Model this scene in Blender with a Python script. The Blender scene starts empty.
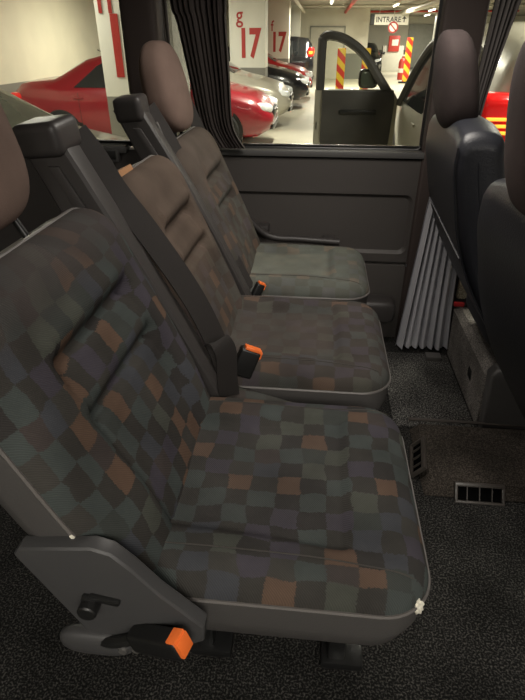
import bpy, bmesh, math, random
from mathutils import Vector, Matrix, Euler
random.seed(7)
R = math.radians
scene = bpy.context.scene
col = scene.collection

# ------------------------------------------------------------------ materials
def srgb(r, g, b):
    def f(c):
        c /= 255.0
        return c / 12.92 if c <= .04045 else ((c + .055) / 1.055) ** 2.4
    return (f(r), f(g), f(b), 1)

class NT:
    def __init__(s, name):
        s.m = bpy.data.materials.new(name); s.m.use_nodes = True
        s.t = s.m.node_tree; s.b = s.t.nodes['Principled BSDF']
    def n(s, typ, **kw):
        o = s.t.nodes.new(typ)
        for k, v in kw.items():
            if k.startswith('i_'):
                o.inputs[int(k[2:])].default_value = v
            else: setattr(o, k, v)
        return o
    def l(s, a, b): s.t.links.new(a, b)

def ramp(nt, stops, interp='LINEAR'):
    r = nt.n('ShaderNodeValToRGB'); e = r.color_ramp.elements
    r.color_ramp.interpolation = interp
    while len(e) < len(stops): e.new(.5)
    for i, (p, c) in enumerate(stops):
        e[i].position = p; e[i].color = c
    return r

def plain(name, c, rough=.5, metal=0, bump=0, bscale=200, spec=.5, var=0, vscale=6, emit=0, coat=0):
    nt = NT(name); b = nt.b
    b.inputs['Base Color'].default_value = c
    b.inputs['Roughness'].default_value = rough
    b.inputs['Metallic'].default_value = metal
    b.inputs['Specular IOR Level'].default_value = spec
    if coat: b.inputs['Coat Weight'].default_value = coat; b.inputs['Coat Roughness'].default_value = .08
    if emit:
        b.inputs['Emission Color'].default_value = c; b.inputs['Emission Strength'].default_value = emit
    tc = nt.n('ShaderNodeTexCoord')
    if var:
        no = nt.n('ShaderNodeTexNoise'); no.inputs['Scale'].default_value = vscale; no.inputs['Detail'].default_value = 5
        nt.l(tc.outputs['Object'], no.inputs['Vector'])
        r = ramp(nt, [(.3, tuple(x * (1 - var) for x in c[:3]) + (1,)), (.7, tuple(min(1, x * (1 + var)) for x in c[:3]) + (1,))])
        nt.l(no.outputs['Fac'], r.inputs[0]); nt.l(r.outputs[0], b.inputs['Base Color'])
    if bump:
        no = nt.n('ShaderNodeTexNoise'); no.inputs['Scale'].default_value = bscale; no.inputs['Detail'].default_value = 3
        nt.l(tc.outputs['Object'], no.inputs['Vector'])
        bp = nt.n('ShaderNodeBump'); bp.inputs['Strength'].default_value = bump; bp.inputs['Distance'].default_value = .002
        nt.l(no.outputs['Fac'], bp.inputs['Height']); nt.l(bp.outputs[0], b.inputs['Normal'])
    return nt.m

def fabric(name, seed=0.0):
    """woven moquette: irregular chequer of charcoal, teal, violet and rust blocks; attribute 'wear' fades the blocks to plain brown cloth"""
    nt = NT(name); b = nt.b
    b.inputs['Roughness'].default_value = .95; b.inputs['Specular IOR Level'].default_value = .12
    b.inputs['Sheen Weight'].default_value = .0
    uv = nt.n('ShaderNodeUVMap'); uv.uv_map = 'UVMap'
    off = nt.n('ShaderNodeVectorMath', operation='ADD'); off.inputs[1].default_value = (seed, seed * 1.7, 0)
    nt.l(uv.outputs[0], off.inputs[0])
    no = nt.n('ShaderNodeTexNoise'); no.inputs['Scale'].default_value = 17; no.inputs['Detail'].default_value = 1.5
    nt.l(off.outputs[0], no.inputs['Vector'])
    sub = nt.n('ShaderNodeVectorMath', operation='SUBTRACT'); sub.inputs[1].default_value = (.5, .5, .5)
    nt.l(no.outputs['Color'], sub.inputs[0])
    sc = nt.n('ShaderNodeVectorMath', operation='SCALE'); sc.inputs['Scale'].default_value = .024
    nt.l(sub.outputs[0], sc.inputs[0])
    ad = nt.n('ShaderNodeVectorMath', operation='ADD'); nt.l(off.outputs[0], ad.inputs[0]); nt.l(sc.outputs[0], ad.inputs[1])
    nf = nt.n('ShaderNodeTexNoise'); nf.inputs['Scale'].default_value = 420; nf.inputs['Detail'].default_value = 1; nt.l(off.outputs[0], nf.inputs['Vector'])
    sf = nt.n('ShaderNodeVectorMath', operation='SUBTRACT'); sf.inputs[1].default_value = (.5, .5, .5); nt.l(nf.outputs['Color'], sf.inputs[0])
    sg = nt.n('ShaderNodeVectorMath', operation='SCALE'); sg.inputs['Scale'].default_value = .007; nt.l(sf.outputs[0], sg.inputs[0])
    ad0 = ad; ad = nt.n('ShaderNodeVectorMath', operation='ADD'); nt.l(ad0.outputs[0], ad.inputs[0]); nt.l(sg.outputs[0], ad.inputs[1])
    mul = nt.n('ShaderNodeVectorMath', operation='MULTIPLY'); mul.inputs[1].default_value = (1 / .041, 1 / .036, 0)
    nt.l(ad.outputs[0], mul.inputs[0])
    fl = nt.n('ShaderNodeVectorMath', operation='FLOOR'); nt.l(mul.outputs[0], fl.inputs[0])
    wn = nt.n('ShaderNodeTexWhiteNoise', noise_dimensions='2D'); nt.l(fl.outputs[0], wn.inputs['Vector'])
    D = (.034, .032, .029, 1)
    T = (.047, .056, .054, 1); V = (.048, .043, .055, 1); O = (.096, .060, .042, 1); G = (.058, .062, .052, 1); B = (.045, .048, .056, 1)
    rp = ramp(nt, [(0, T), (.22, O), (.40, V), (.56, T), (.68, B), (.80, G), (.92, O)], 'CONSTANT')
    nt.l(wn.outputs['Value'], rp.inputs[0])
    ck = nt.n('ShaderNodeTexChecker'); ck.inputs['Scale'].default_value = 1.0
    addh = nt.n('ShaderNodeVectorMath', operation='ADD'); addh.inputs[1].default_value = (.5, .5, .5)
    nt.l(fl.outputs[0], addh.inputs[0]); nt.l(addh.outputs[0], ck.inputs['Vector'])
    of2 = nt.n('ShaderNodeVectorMath', operation='ADD'); of2.inputs[1].default_value = (37.2, 11.7, 0); nt.l(fl.outputs[0], of2.inputs[0])
    wn2 = nt.n('ShaderNodeTexWhiteNoise', noise_dimensions='2D'); nt.l(of2.outputs[0], wn2.inputs['Vector'])
    dk = ramp(nt, [(0, D), (.45, (.028, .026, .025, 1)), (.62, (.042, .040, .036, 1)), (.80, (.038, .043, .040, 1)), (.9, (.046, .038, .036, 1))], 'CONSTANT'); nt.l(wn2.outputs['Value'], dk.inputs[0])
    mx = nt.n('ShaderNodeMix', data_type='RGBA'); nt.l(ck.outputs['Fac'], mx.inputs['Factor'])
    nt.l(rp.outputs[0], mx.inputs['A']); nt.l(dk.outputs[0], mx.inputs['B'])
    # wear
    at = nt.n('ShaderNodeAttribute'); at.attribute_name = 'wear'
    mw = nt.n('ShaderNodeMix', data_type='RGBA'); nt.l(at.outputs['Fac'], mw.inputs['Factor'])
    nt.l(mx.outputs['Result'], mw.inputs['A'])
    at2 = nt.n('ShaderNodeAttribute'); at2.attribute_name = 'wearcol'
    nt.l(at2.outputs['Color'], mw.inputs['B'])
    # weave lines + soft grime
    wv = nt.n('ShaderNodeTexWave', wave_type='BANDS', bands_direction='DIAGONAL'); wv.inputs['Scale'].default_value = 160; wv.inputs['Distortion'].default_value = 1.5
    nt.l(uv.outputs[0], wv.inputs['Vector'])
    gr = nt.n('ShaderNodeTexNoise'); gr.inputs['Scale'].default_value = 9; gr.inputs['Detail'].default_value = 6; nt.l(uv.outputs[0], gr.inputs['Vector'])
    gm = nt.n('ShaderNodeMapRange'); gm.inputs[1].default_value = .25; gm.inputs[2].default_value = .75; gm.inputs[3].default_value = .75; gm.inputs[4].default_value = 1.25
    nt.l(gr.outputs['Fac'], gm.inputs[0])
    wm = nt.n('ShaderNodeMapRange'); wm.inputs[3].default_value = .90; wm.inputs[4].default_value = 1.10; nt.l(wv.outputs['Fac'], wm.inputs[0])
    mm = nt.n('ShaderNodeMath', operation='MULTIPLY'); nt.l(gm.outputs[0], mm.inputs[0]); nt.l(wm.outputs[0], mm.inputs[1])
    fin = nt.n('ShaderNodeVectorMath', operation='SCALE'); nt.l(mw.outputs['Result'], fin.inputs[0]); nt.l(mm.outputs[0], fin.inputs['Scale'])
    nt.l(fin.outputs[0], b.inputs['Base Color'])
    bp = nt.n('ShaderNodeBump'); bp.inputs['Strength'].default_value = .25; bp.inputs['Distance'].default_value = .001
    nt.l(wv.outputs['Fac'], bp.inputs['Height']); nt.l(bp.outputs[0], b.inputs['Normal'])
    return nt.m

def carpet(name, dark, light, scale=420, thr=.56, patch=None, rough=.95):
    nt = NT(name); b = nt.b
    b.inputs['Roughness'].default_value = rough; b.inputs['Specular IOR Level'].default_value = .1
    tc = nt.n('ShaderNodeTexCoord')
    no = nt.n('ShaderNodeTexNoise'); no.inputs['Scale'].default_value = scale; no.inputs['Detail'].default_value = 2
    nt.l(tc.outputs['Object'], no.inputs['Vector'])
    r = ramp(nt, [(thr - .12, dark), (thr + .14, light)])
    nt.l(no.outputs['Fac'], r.inputs[0])
    n2 = nt.n('ShaderNodeTexNoise'); n2.inputs['Scale'].default_value = 7; n2.inputs['Detail'].default_value = 5
    nt.l(tc.outputs['Object'], n2.inputs['Vector'])
    mr = nt.n('ShaderNodeMapRange'); mr.inputs[1].default_value = .3; mr.inputs[2].default_value = .7; mr.inputs[3].default_value = .6; mr.inputs[4].default_value = 1.35
    nt.l(n2.outputs['Fac'], mr.inputs[0])
    s = nt.n('ShaderNodeVectorMath', operation='SCALE'); nt.l(r.outputs[0], s.inputs[0]); nt.l(mr.outputs[0], s.inputs['Scale'])
    nt.l(s.outputs[0], b.inputs['Base Color'])
    bp = nt.n('ShaderNodeBump'); bp.inputs['Strength'].default_value = .8; bp.inputs['Distance'].default_value = .004
    nt.l(no.outputs['Fac'], bp.inputs['Height']); nt.l(bp.outputs[0], b.inputs['Normal'])
    return nt.m

def glass(name, tint=(1, 1, 1, 1), refl=.05):
    nt = NT(name); t = nt.t
    t.nodes.remove(nt.b)
    out = [n for n in t.nodes if n.type == 'OUTPUT_MATERIAL'][0]
    tr = nt.n('ShaderNodeBsdfTransparent'); tr.inputs[0].default_value = tint
    gl = nt.n('ShaderNodeBsdfGlossy'); gl.inputs['Roughness'].default_value = .03
    fr = nt.n('ShaderNodeLayerWeight'); fr.inputs[0].default_value = .15
    mr = nt.n('ShaderNodeMath', operation='MULTIPLY'); mr.inputs[1].default_value = refl * 6
    nt.l(fr.outputs['Facing'], mr.inputs[0])
    mx = nt.n('ShaderNodeMixShader'); nt.l(mr.outputs[0], mx.inputs[0]); nt.l(tr.outputs[0], mx.inputs[1]); nt.l(gl.outputs[0], mx.inputs[2])
    nt.l(mx.outputs[0], out.inputs[0])
    return nt.m

def sheer(name, c, alpha):
    nt = NT(name); b = nt.b
    b.inputs['Base Color'].default_value = c; b.inputs['Roughness'].default_value = .8
    b.inputs['Alpha'].default_value = alpha
    tc = nt.n('ShaderNodeTexCoord')
    wv = nt.n('ShaderNodeTexNoise'); wv.inputs['Scale'].default_value = 300
    nt.l(tc.outputs['Object'], wv.inputs['Vector'])
    bp = nt.n('ShaderNodeBump'); bp.inputs['Strength'].default_value = .2; bp.inputs['Distance'].default_value = .001
    nt.l(wv.outputs['Fac'], bp.inputs['Height']); nt.l(bp.outputs[0], b.inputs['Normal'])
    return nt.m

def banded(name, lowc, highc, z, rough=.6):
    nt = NT(name); b = nt.b; b.inputs['Roughness'].default_value = rough
    ge = nt.n('ShaderNodeNewGeometry'); sp = nt.n('ShaderNodeSeparateXYZ'); nt.l(ge.outputs['Position'], sp.inputs[0])
    gt = nt.n('ShaderNodeMath', operation='GREATER_THAN'); gt.inputs[1].default_value = z; nt.l(sp.outputs['Z'], gt.inputs[0])
    no = nt.n('ShaderNodeTexNoise'); no.inputs['Scale'].default_value = 1.3; no.inputs['Detail'].default_value = 6; nt.l(ge.outputs['Position'], no.inputs['Vector'])
    mr = nt.n('ShaderNodeMapRange'); mr.inputs[3].default_value = .82; mr.inputs[4].default_value = 1.15; nt.l(no.outputs['Fac'], mr.inputs[0])
    mx = nt.n('ShaderNodeMix', data_type='RGBA'); nt.l(gt.outputs[0], mx.inputs['Factor'])
    mx.inputs['A'].default_value = lowc; mx.inputs['B'].default_value = highc
    s = nt.n('ShaderNodeVectorMath', operation='SCALE'); nt.l(mx.outputs['Result'], s.inputs[0]); nt.l(mr.outputs[0], s.inputs['Scale'])
    nt.l(s.outputs[0], b.inputs['Base Color'])
    return nt.m

def striped(name, a, c, scale=2.2):
    nt = NT(name); b = nt.b; b.inputs['Roughness'].default_value = .4
    tc = nt.n('ShaderNodeTexCoord'); sp = nt.n('ShaderNodeSeparateXYZ'); nt.l(tc.outputs['Object'], sp.inputs[0])
    ad = nt.n('ShaderNodeMath', operation='ADD'); nt.l(sp.outputs['X'], ad.inputs[0]); nt.l(sp.outputs['Z'], ad.inputs[1])
    ml = nt.n('ShaderNodeMath', operation='MULTIPLY'); ml.inputs[1].default_value = scale; nt.l(ad.outputs[0], ml.inputs[0])
    fr = nt.n('ShaderNodeMath', operation='FRACT'); nt.l(ml.outputs[0], fr.inputs[0])
    r = ramp(nt, [(0, a), (.5, c)], 'CONSTANT'); nt.l(fr.outputs[0], r.inputs[0]); nt.l(r.outputs[0], b.inputs['Base Color'])
    return nt.m

M = {}
M['fab'] = fabric('seat_moquette', .0)
M['fab2'] = fabric('seat_moquette_middle', 3.3)
M['fab3'] = fabric('seat_moquette_far', 7.1)
M['vinyl'] = plain('grey_vinyl', (.066, .062, .060, 1), .6, bump=.25, bscale=500, spec=.22)
M['piping'] = plain('grey_piping', (.11, .10, .095, 1), .45, spec=.5)
M['thread'] = plain('seat_thread', (.062, .057, .052, 1), .8, spec=.1)
M['suede_lit'] = plain('lit_plum_suede', (.082, .062, .060, 1), .9, bump=.3, bscale=700, spec=.15, var=.15, vscale=14)  # paler copy of the dark plum suede, camera-side light put into its colour
M['suede'] = plain('brown_suede', (.150, .104, .086, 1), .9, bump=.3, bscale=700, spec=.15, var=.12, vscale=14)
M['suede_dark'] = plain('dark_plum_suede', (.038, .029, .028, 1), .9, bump=.3, bscale=700, spec=.15, var=.15, vscale=14)
M['plastic'] = plain('charcoal_plastic', (.040, .036, .035, 1), .42, bump=.15, bscale=600, spec=.45)
M['capgrey'] = plain('dark_grey_moulding', (.10, .096, .094, 1), .35, bump=.1, bscale=600, spec=.5)
M['cover'] = plain('satin_grey_plastic', (.050, .049, .050, 1), .45, bump=.1, bscale=600, spec=.4)
M['black'] = plain('black_plastic', (.010, .010, .010, 1), .35, spec=.5, bump=.05, bscale=300)
M['belt'] = plain('black_webbing', (.022, .019, .018, 1), .75, bump=.5, bscale=900, spec=.25)
M['void'] = plain('dark_opening', (.003, .003, .003, 1), 1.0, spec=0, var=.1)
M['orange'] = plain('orange_button', srgb(240, 115, 50), .4, bump=.03)
M['tan'] = plain('tan_foam', srgb(150, 110, 75), .9, bump=.4, bscale=200)
M['foam'] = plain('torn_white_foam', srgb(225, 220, 205), .95, bump=.8, bscale=180)
M['leather'] = plain('navy_leather', (.0165, .0175, .0225, 1), .38, bump=.35, bscale=260, spec=.5)
M['seam'] = plain('leather_seam_thread', (.10, .10, .11, 1), .5)
M['chrome'] = plain('chrome', (.6, .6, .6, 1), .15, metal=1, var=.05)
M['steel'] = plain('dull_steel', (.25, .24, .23, 1), .45, metal=.8, var=.1)
M['wall'] = plain('dark_trim_board', (.066, .059, .055, 1), .5, bump=.4, bscale=420, spec=.4)
M['sill'] = plain('grey_sill_trim', (.09, .088, .086, 1), .35, bump=.1, spec=.5)
M['pillar_trim'] = plain('brown_black_pillar_trim', (.050, .038, .034, 1), .7, bump=.3, bscale=500, spec=.25)
M['roofcloth'] = plain('headliner', (.30, .28, .26, 1), .95, bump=.2)
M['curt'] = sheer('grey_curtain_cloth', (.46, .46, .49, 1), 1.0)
M['curt_shade'] = sheer('shaded_curtain_cloth', (.075, .066, .062, 1), 1.0)  # same curtain, backlit shade of its upper part put into the colour
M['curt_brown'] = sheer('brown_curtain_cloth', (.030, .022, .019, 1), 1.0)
M['floor'] = carpet('dark_speckled_carpet', (.008, .0078, .0075, 1), (.085, .081, .075, 1), 230, .60)
M['plat'] = carpet('brown_worn_carpet', (.022, .018, .015, 1), (.075, .065, .055, 1), 260, .55)
M['box'] = carpet('grey_felt_carpet', (.13, .12, .112, 1), (.40, .37, .34, 1), 260, .52)
M['vent'] = plain('vent_plastic', (.05, .043, .038, 1), .4, bump=.1)
M['red'] = plain('red_plastic', srgb(190, 40, 45), .4, bump=.03)
M['glass'] = glass('window_glass', (.93, .94, .90, 1), .025)
M['carglass'] = plain('dark_car_glass', (.02, .022, .024, 1), .06, spec=.8, var=.1)
M['silverglass'] = plain('pale_windscreen', srgb(92, 98, 92), .10, spec=.8, var=.15, vscale=1.5)
M['redpaint'] = plain('red_car_paint', srgb(128, 20, 32), .35, coat=.8, var=.05)
M['redpaint2'] = plain('bright_red_car_paint', srgb(165, 30, 35), .3, coat=.8, var=.05)
M['silver'] = plain('silver_car_paint', srgb(168, 164, 150), .35, metal=.25, coat=.5, var=.05)
M['greige'] = plain('grey_car_paint', srgb(128, 126, 116), .4, metal=.2, coat=.5, var=.05)
M['white'] = plain('white_car_paint', srgb(205, 202, 196), .35, coat=.5, var=.03)
M['blackpaint'] = plain('black_car_paint', (.012, .012, .014, 1), .2, coat=.8, var=.1)
M['tyre'] = plain('tyre_rubber', (.015, .015, .015, 1), .85, bump=.2)
M['rim'] = plain('alloy_rim', (.45, .45, .46, 1), .3, metal=.9, var=.05)
M['lamp'] = plain('headlamp_lens', (.75, .78, .8, 1), .1, spec=.9, var=.15, vscale=20)
M['tail'] = plain('tail_lamp_lens', srgb(200, 25, 25), .15, spec=.7, var=.1, emit=.35)
M['tailyellow'] = plain('lit_amber_lamp', srgb(255, 190, 70), .3, emit=1.2)
M['ground'] = plain('garage_floor_paint', srgb(182, 177, 160), .5, bump=.05, var=.10, vscale=.6, spec=.4)
M['garwall'] = banded('garage_wall_paint', srgb(128, 126, 116), srgb(222, 216, 192), .45)
M['garfar'] = banded('garage_far_wall_paint', srgb(128, 128, 122), srgb(214, 210, 194), .55)
M['garpil'] = banded('garage_pillar_paint', srgb(132, 130, 122), srgb(226, 224, 212), .53)
M['garceil'] = plain('garage_ceiling', srgb(150, 145, 132), .8, var=.15, vscale=.5)
M['letter'] = plain('dark_red_lettering', srgb(176, 52, 46), .5, var=.05)
M['letterd'] = plain('charcoal_lettering', srgb(50, 50, 48), .5, var=.05)
M['signw'] = plain('white_sign_face', srgb(235, 232, 220), .5, var=.03)
M['tube'] = plain('lit_tube', (1, .97, .88, 1), .4, emit=9)
M['pipe'] = plain('painted_pipe', srgb(200, 195, 180), .45, var=.06)
M['pipered'] = plain('red_sprinkler_pipe', srgb(190, 60, 50), .45, var=.06)
M['stripe'] = striped('red_yellow_stripes', srgb(245, 205, 60), srgb(220, 60, 40), 2.4)
M['doorw'] = plain('pale_door_paint', srgb(212, 208, 195), .5, var=.04)
M['greydoor'] = plain('grey_shutter_paint', srgb(150, 150, 142), .5, var=.08)
M['doortrim'] = plain('car_door_trim', (.055, .053, .050, 1), .5, var=.3, vscale=3)

# ------------------------------------------------------------------ helpers
def link(name, me, mat, parent=None):
    o = bpy.data.objects.new(name, me); col.objects.link(o)
    if mat: me.materials.append(mat)
    if parent: o.parent = parent
    return o

def finish(name, bm, mat, parent=None, smooth=True, ang=40, sub=0, recalc=True):
    if recalc: bmesh.ops.recalc_face_normals(bm, faces=bm.faces)
    me = bpy.data.meshes.new(name); bm.to_mesh(me); bm.free()
    if smooth:
        me.polygons.foreach_set('use_smooth', [True] * len(me.polygons))
        me.set_sharp_from_angle(angle=R(ang))
    o = link(name, me, mat, parent)
    if sub:
        s = o.modifiers.new('sub', 'SUBSURF'); s.levels = sub; s.render_levels = sub
    return o

def thing(name, label, cat, loc=(0, 0, 0), rz=0, group=None, kind=None):
    o = bpy.data.objects.new(name, None); col.objects.link(o); o.empty_display_size = .1
    o.location = loc; o.rotation_euler = (0, 0, rz)
    return tag(o, label, cat, group, kind)

def tag(o, label=None, cat=None, group=None, kind=None):
    if label: o['label'] = label
    if cat: o['category'] = cat
    if group: o['group'] = group
    if kind: o['kind'] = kind
    return o

def merge(bm, b2, mat=None):
    if mat: bmesh.ops.transform(b2, matrix=mat, verts=b2.verts)
    m = bpy.data.meshes.new('tmp'); b2.to_mesh(m); b2.free(); bm.from_mesh(m); bpy.data.meshes.remove(m)
    return bm

def box(bm, c, s, bev=0, seg=2, rot=None):
    b = bmesh.new(); bmesh.ops.create_cube(b, size=1)
    bmesh.ops.scale(b, vec=s, verts=b.verts)
    if bev: bmesh.ops.bevel(b, geom=list(b.edges), offset=bev, segments=seg, profile=.6, affect='EDGES')
    m = Matrix.Translation(c)
    if rot: m = m @ Euler(rot).to_matrix().to_4x4()
    return merge(bm, b, m)

def B(): return bmesh.new()

def prism(bm, pts, a, b, axis='y', bev=0, seg=2):
    """pts: 2D outline; axis y -> (x,z), x -> (y,z), z -> (x,y)"""
    t = bmesh.new()
    def v(p, w):
        return {'y': (p[0], w, p[1]), 'x': (w, p[0], p[1]), 'z': (p[0], p[1], w)}[axis]
    A = [t.verts.new(v(p, a)) for p in pts]; C = [t.verts.new(v(p, b)) for p in pts]
    f1 = t.faces.new(A); f2 = t.faces.new(C[::-1]); n = len(pts)
    for i in range(n): t.faces.new((A[i], A[(i + 1) % n], C[(i + 1) % n], C[i]))
    bmesh.ops.recalc_face_normals(t, faces=t.faces)
    if bev:
        es = [e for e in t.edges if (f1 in e.link_faces or f2 in e.link_faces)]
        bmesh.ops.bevel(t, geom=es, offset=bev, segments=seg, profile=.6, affect='EDGES')
    return merge(bm, t)

def smooth_path(P, n=8):
    P = [Vector(p) for p in P]; out = []
    for i in range(len(P) - 1):
        p0 = P[max(i - 1, 0)]; p1 = P[i]; p2 = P[i + 1]; p3 = P[min(i + 2, len(P) - 1)]
        for k in range(n):
            t = k / n
            out.append(.5 * ((2 * p1) + (p2 - p0) * t + (2 * p0 - 5 * p1 + 4 * p2 - p3) * t * t + (3 * p1 - p0 - 3 * p2 + p3) * t ** 3))
    out.append(P[-1]); return out

def tube(bm, path, r, n=8, closed=False):
    path = [Vector(p) for p in path]; rings = []
    N = len(path)
    for i, p in enumerate(path):
        d = (path[(i + 1) % N] - path[i - 1]) if closed else (path[min(i + 1, N - 1)] - path[max(i - 1, 0)])
        d.normalize(); up = Vector((0, 0, 1)) if abs(d.z) < .9 else Vector((1, 0, 0))
        a = d.cross(up).normalized(); b = d.cross(a)
        rings.append([bm.verts.new(p + r * (math.cos(2 * math.pi * k / n) * a + math.sin(2 * math.pi * k / n) * b)) for k in range(n)])
    for i in range(N if closed else N - 1):
        q = rings[i]; w = rings[(i + 1) % N]
        for k in range(n): bm.faces.new((q[k], q[(k + 1) % n], w[(k + 1) % n], w[k]))
    if not closed:
        bm.faces.new(rings[0][::-1]); bm.faces.new(rings[-1])
    return bm

def ribbon(bm, path, w, th, side):
    """strap: flat band following path, width along vectors side[i] (or one vector)"""
    path = [Vector(p) for p in path]; N = len(path); rings = []
    for i, p in enumerate(path):
        s = Vector(side[i] if isinstance(side, list) else side).normalized()
        d = (path[min(i + 1, N - 1)] - path[max(i - 1, 0)]).normalized()
        s = (s - d * s.dot(d)).normalized(); nrm = d.cross(s)
        rings.append([bm.verts.new(p + s * (w / 2) * a + nrm * (th / 2) * b) for a, b in ((-1, -1), (1, -1), (1, 1), (-1, 1))])
    for i in range(N - 1):
        q = rings[i]; v = rings[i + 1]
        for k in range(4): bm.faces.new((q[k], q[(k + 1) % 4], v[(k + 1) % 4], v[k]))
    bm.faces.new(rings[0][::-1]); bm.faces.new(rings[-1])
    return bm

def lathe(bm, prof, c, axis='y', n=24, caps=True):
    """prof: (r, h) list"""
    rings = []
    for r, h in prof:
        ring = []
        for k in range(n):
            a = 2 * math.pi * k / n; u, v = r * math.cos(a), r * math.sin(a)
            p = {'y': (u, h, v), 'z': (u, v, h), 'x': (h, u, v)}[axis]
            ring.append(bm.verts.new(Vector(p) + Vector(c)))
        rings.append(ring)
    for i in range(len(rings) - 1):
        for k in range(n): bm.faces.new((rings[i][k], rings[i][(k + 1) % n], rings[i + 1][(k + 1) % n], rings[i + 1][k]))
    if caps and prof[0][0] > 1e-6: bm.faces.new(rings[0][::-1])
    if caps and prof[-1][0] > 1e-6: bm.faces.new(rings[-1])
    bmesh.ops.remove_doubles(bm, verts=bm.verts, dist=1e-6)
    return bm

def superblob(bm, c, s, n1=.5, n2=.5, nu=32, nv=20, fn=None):
    """superellipsoid with half sizes s; n<1 boxier"""
    def sp(x, e): return math.copysign(abs(x) ** e, x)
    rings = []
    for j in range(1, nv):
        ph = -math.pi / 2 + math.pi * j / nv
        ring = []
        for i in range(nu):
            th = 2 * math.pi * i / nu
            p = Vector((s[0] * sp(math.cos(ph), n1) * sp(math.cos(th), n2), s[1] * sp(math.cos(ph), n1) * sp(math.sin(th), n2), s[2] * sp(math.sin(ph), n1)))
            if fn: p = fn(p)
            ring.append(bm.verts.new(p + Vector(c)))
        rings.append(ring)
    for a, b in zip(rings, rings[1:]):
        for i in range(nu): bm.faces.new((a[i], a[(i + 1) % nu], b[(i + 1) % nu], b[i]))
    bm.faces.new(rings[0][::-1]); bm.faces.new(rings[-1])
    return bm

def sstep(a, b, x):
    t = max(0, min(1, (x - a) / (b - a))); return t * t * (3 - 2 * t)

def edge_samples(n, r, W):
    """positions in [-W,W], denser inside r of each edge"""
    o = []
    k = 9
    for i in range(k): o.append(-W + r * (1 - math.cos(math.pi / 2 * i / k)))
    m = n
    for i in range(m + 1): o.append(-W + r + (2 * W - 2 * r) * i / m)
    for i in range(1, k + 1): o.append(W - r + r * math.sin(math.pi / 2 * i / k))
    return o

def attr_grid(name, rows, mat, parent, uvs, wear, wearcol):
    """rows: list of lists of points -> mesh with UVMap in metres and wear attributes"""
    nr, nc = len(rows), len(rows[0])
    verts = [p for r in rows for p in r]
    faces = [(i * nc + j, i * nc + j + 1, (i + 1) * nc + j + 1, (i + 1) * nc + j) for i in range(nr - 1) for j in range(nc - 1)]
    me = bpy.data.meshes.new(name); me.from_pydata(verts, [], faces); me.update()
    uvl = me.uv_layers.new(name='UVMap')
    fu = [u for r in uvs for u in r]
    for lp in me.loops: uvl.data[lp.index].uv = fu[lp.vertex_index]
    a = me.attributes.new('wear', 'FLOAT', 'POINT'); a.data.foreach_set('value', [w for r in wear for w in r])
    c = me.attributes.new('wearcol', 'FLOAT_COLOR', 'POINT')
    flat = []
    for r in wearcol:
        for w in r: flat += list(w)
    c.data.foreach_set('color', flat)
    me.polygons.foreach_set('use_smooth', [True] * len(me.polygons))
    return link(name, me, mat, parent)

# ------------------------------------------------------------------ rear bench seats
SL = .42           # recline: x change per z
def back_x(z): return -.178 - SL * (z - .45)
ct, st = math.cos(math.atan(SL)), math.sin(math.atan(SL))
AX = Vector((-st, 0, ct)); NX = Vector((ct, 0, st))       # up the backrest, out of its front

def cushion_fn(W, xf, zb, zt, RC, r, style):
    def dist(x, y):
        # distance to rounded outline (front and sides)
        dx = xf - x; dy = W - abs(y)
        if dx < RC and dy < RC: return RC - math.hypot(RC - dx, RC - dy)
        return min(dx, dy)
    def z(x, y):
        d = max(0, dist(x, y)); q = min(d / r, 1)
        zz = zb + (zt - zb) * math.sqrt(max(0, 1 - (1 - q) ** 2))
        yi = W * .56 + .03 * sstep(-.2, .2, x)
        ay = abs(y)
        xi = xf - .125
        ins = (1 - sstep(yi - .02, yi + .012, ay)) * (1 - sstep(xi - .02, xi + .012, x))
        zz -= .012 * ins * q
        if x < xi: zz -= .009 * math.exp(-((ay - yi) / .008) ** 2) * q
        elif style == 'long': zz -= .003 * math.exp(-((ay - yi) / .006) ** 2) * q
        if ay < yi: zz -= .008 * math.exp(-((x - xi) / .008) ** 2) * q
        zz += .010 * sstep(.4, 1, ay / W) * (1 - sstep(-.05, .15, x)) * q
        zz += .003 * math.sin(x * 23 + y * 9) * math.sin(y * 21) * q
        return zz
    return dist, z

def rounded_loop(W, x0, xf, RC, n=10):
    P = [(x0, -W), (xf - RC, -W)]
    for i in range(1, n + 1):
        a = -math.pi / 2 + math.pi / 2 * i / n
        P.append((xf - RC + RC * math.cos(a), -W + RC + RC * math.sin(a)))
    P.append((xf, W - RC))
    for i in range(1, n + 1):
        a = math.pi / 2 * i / n
        P.append((xf - RC + RC * math.cos(a), W - RC + RC * math.sin(a)))
    P.append((x0, W)); return P

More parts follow.
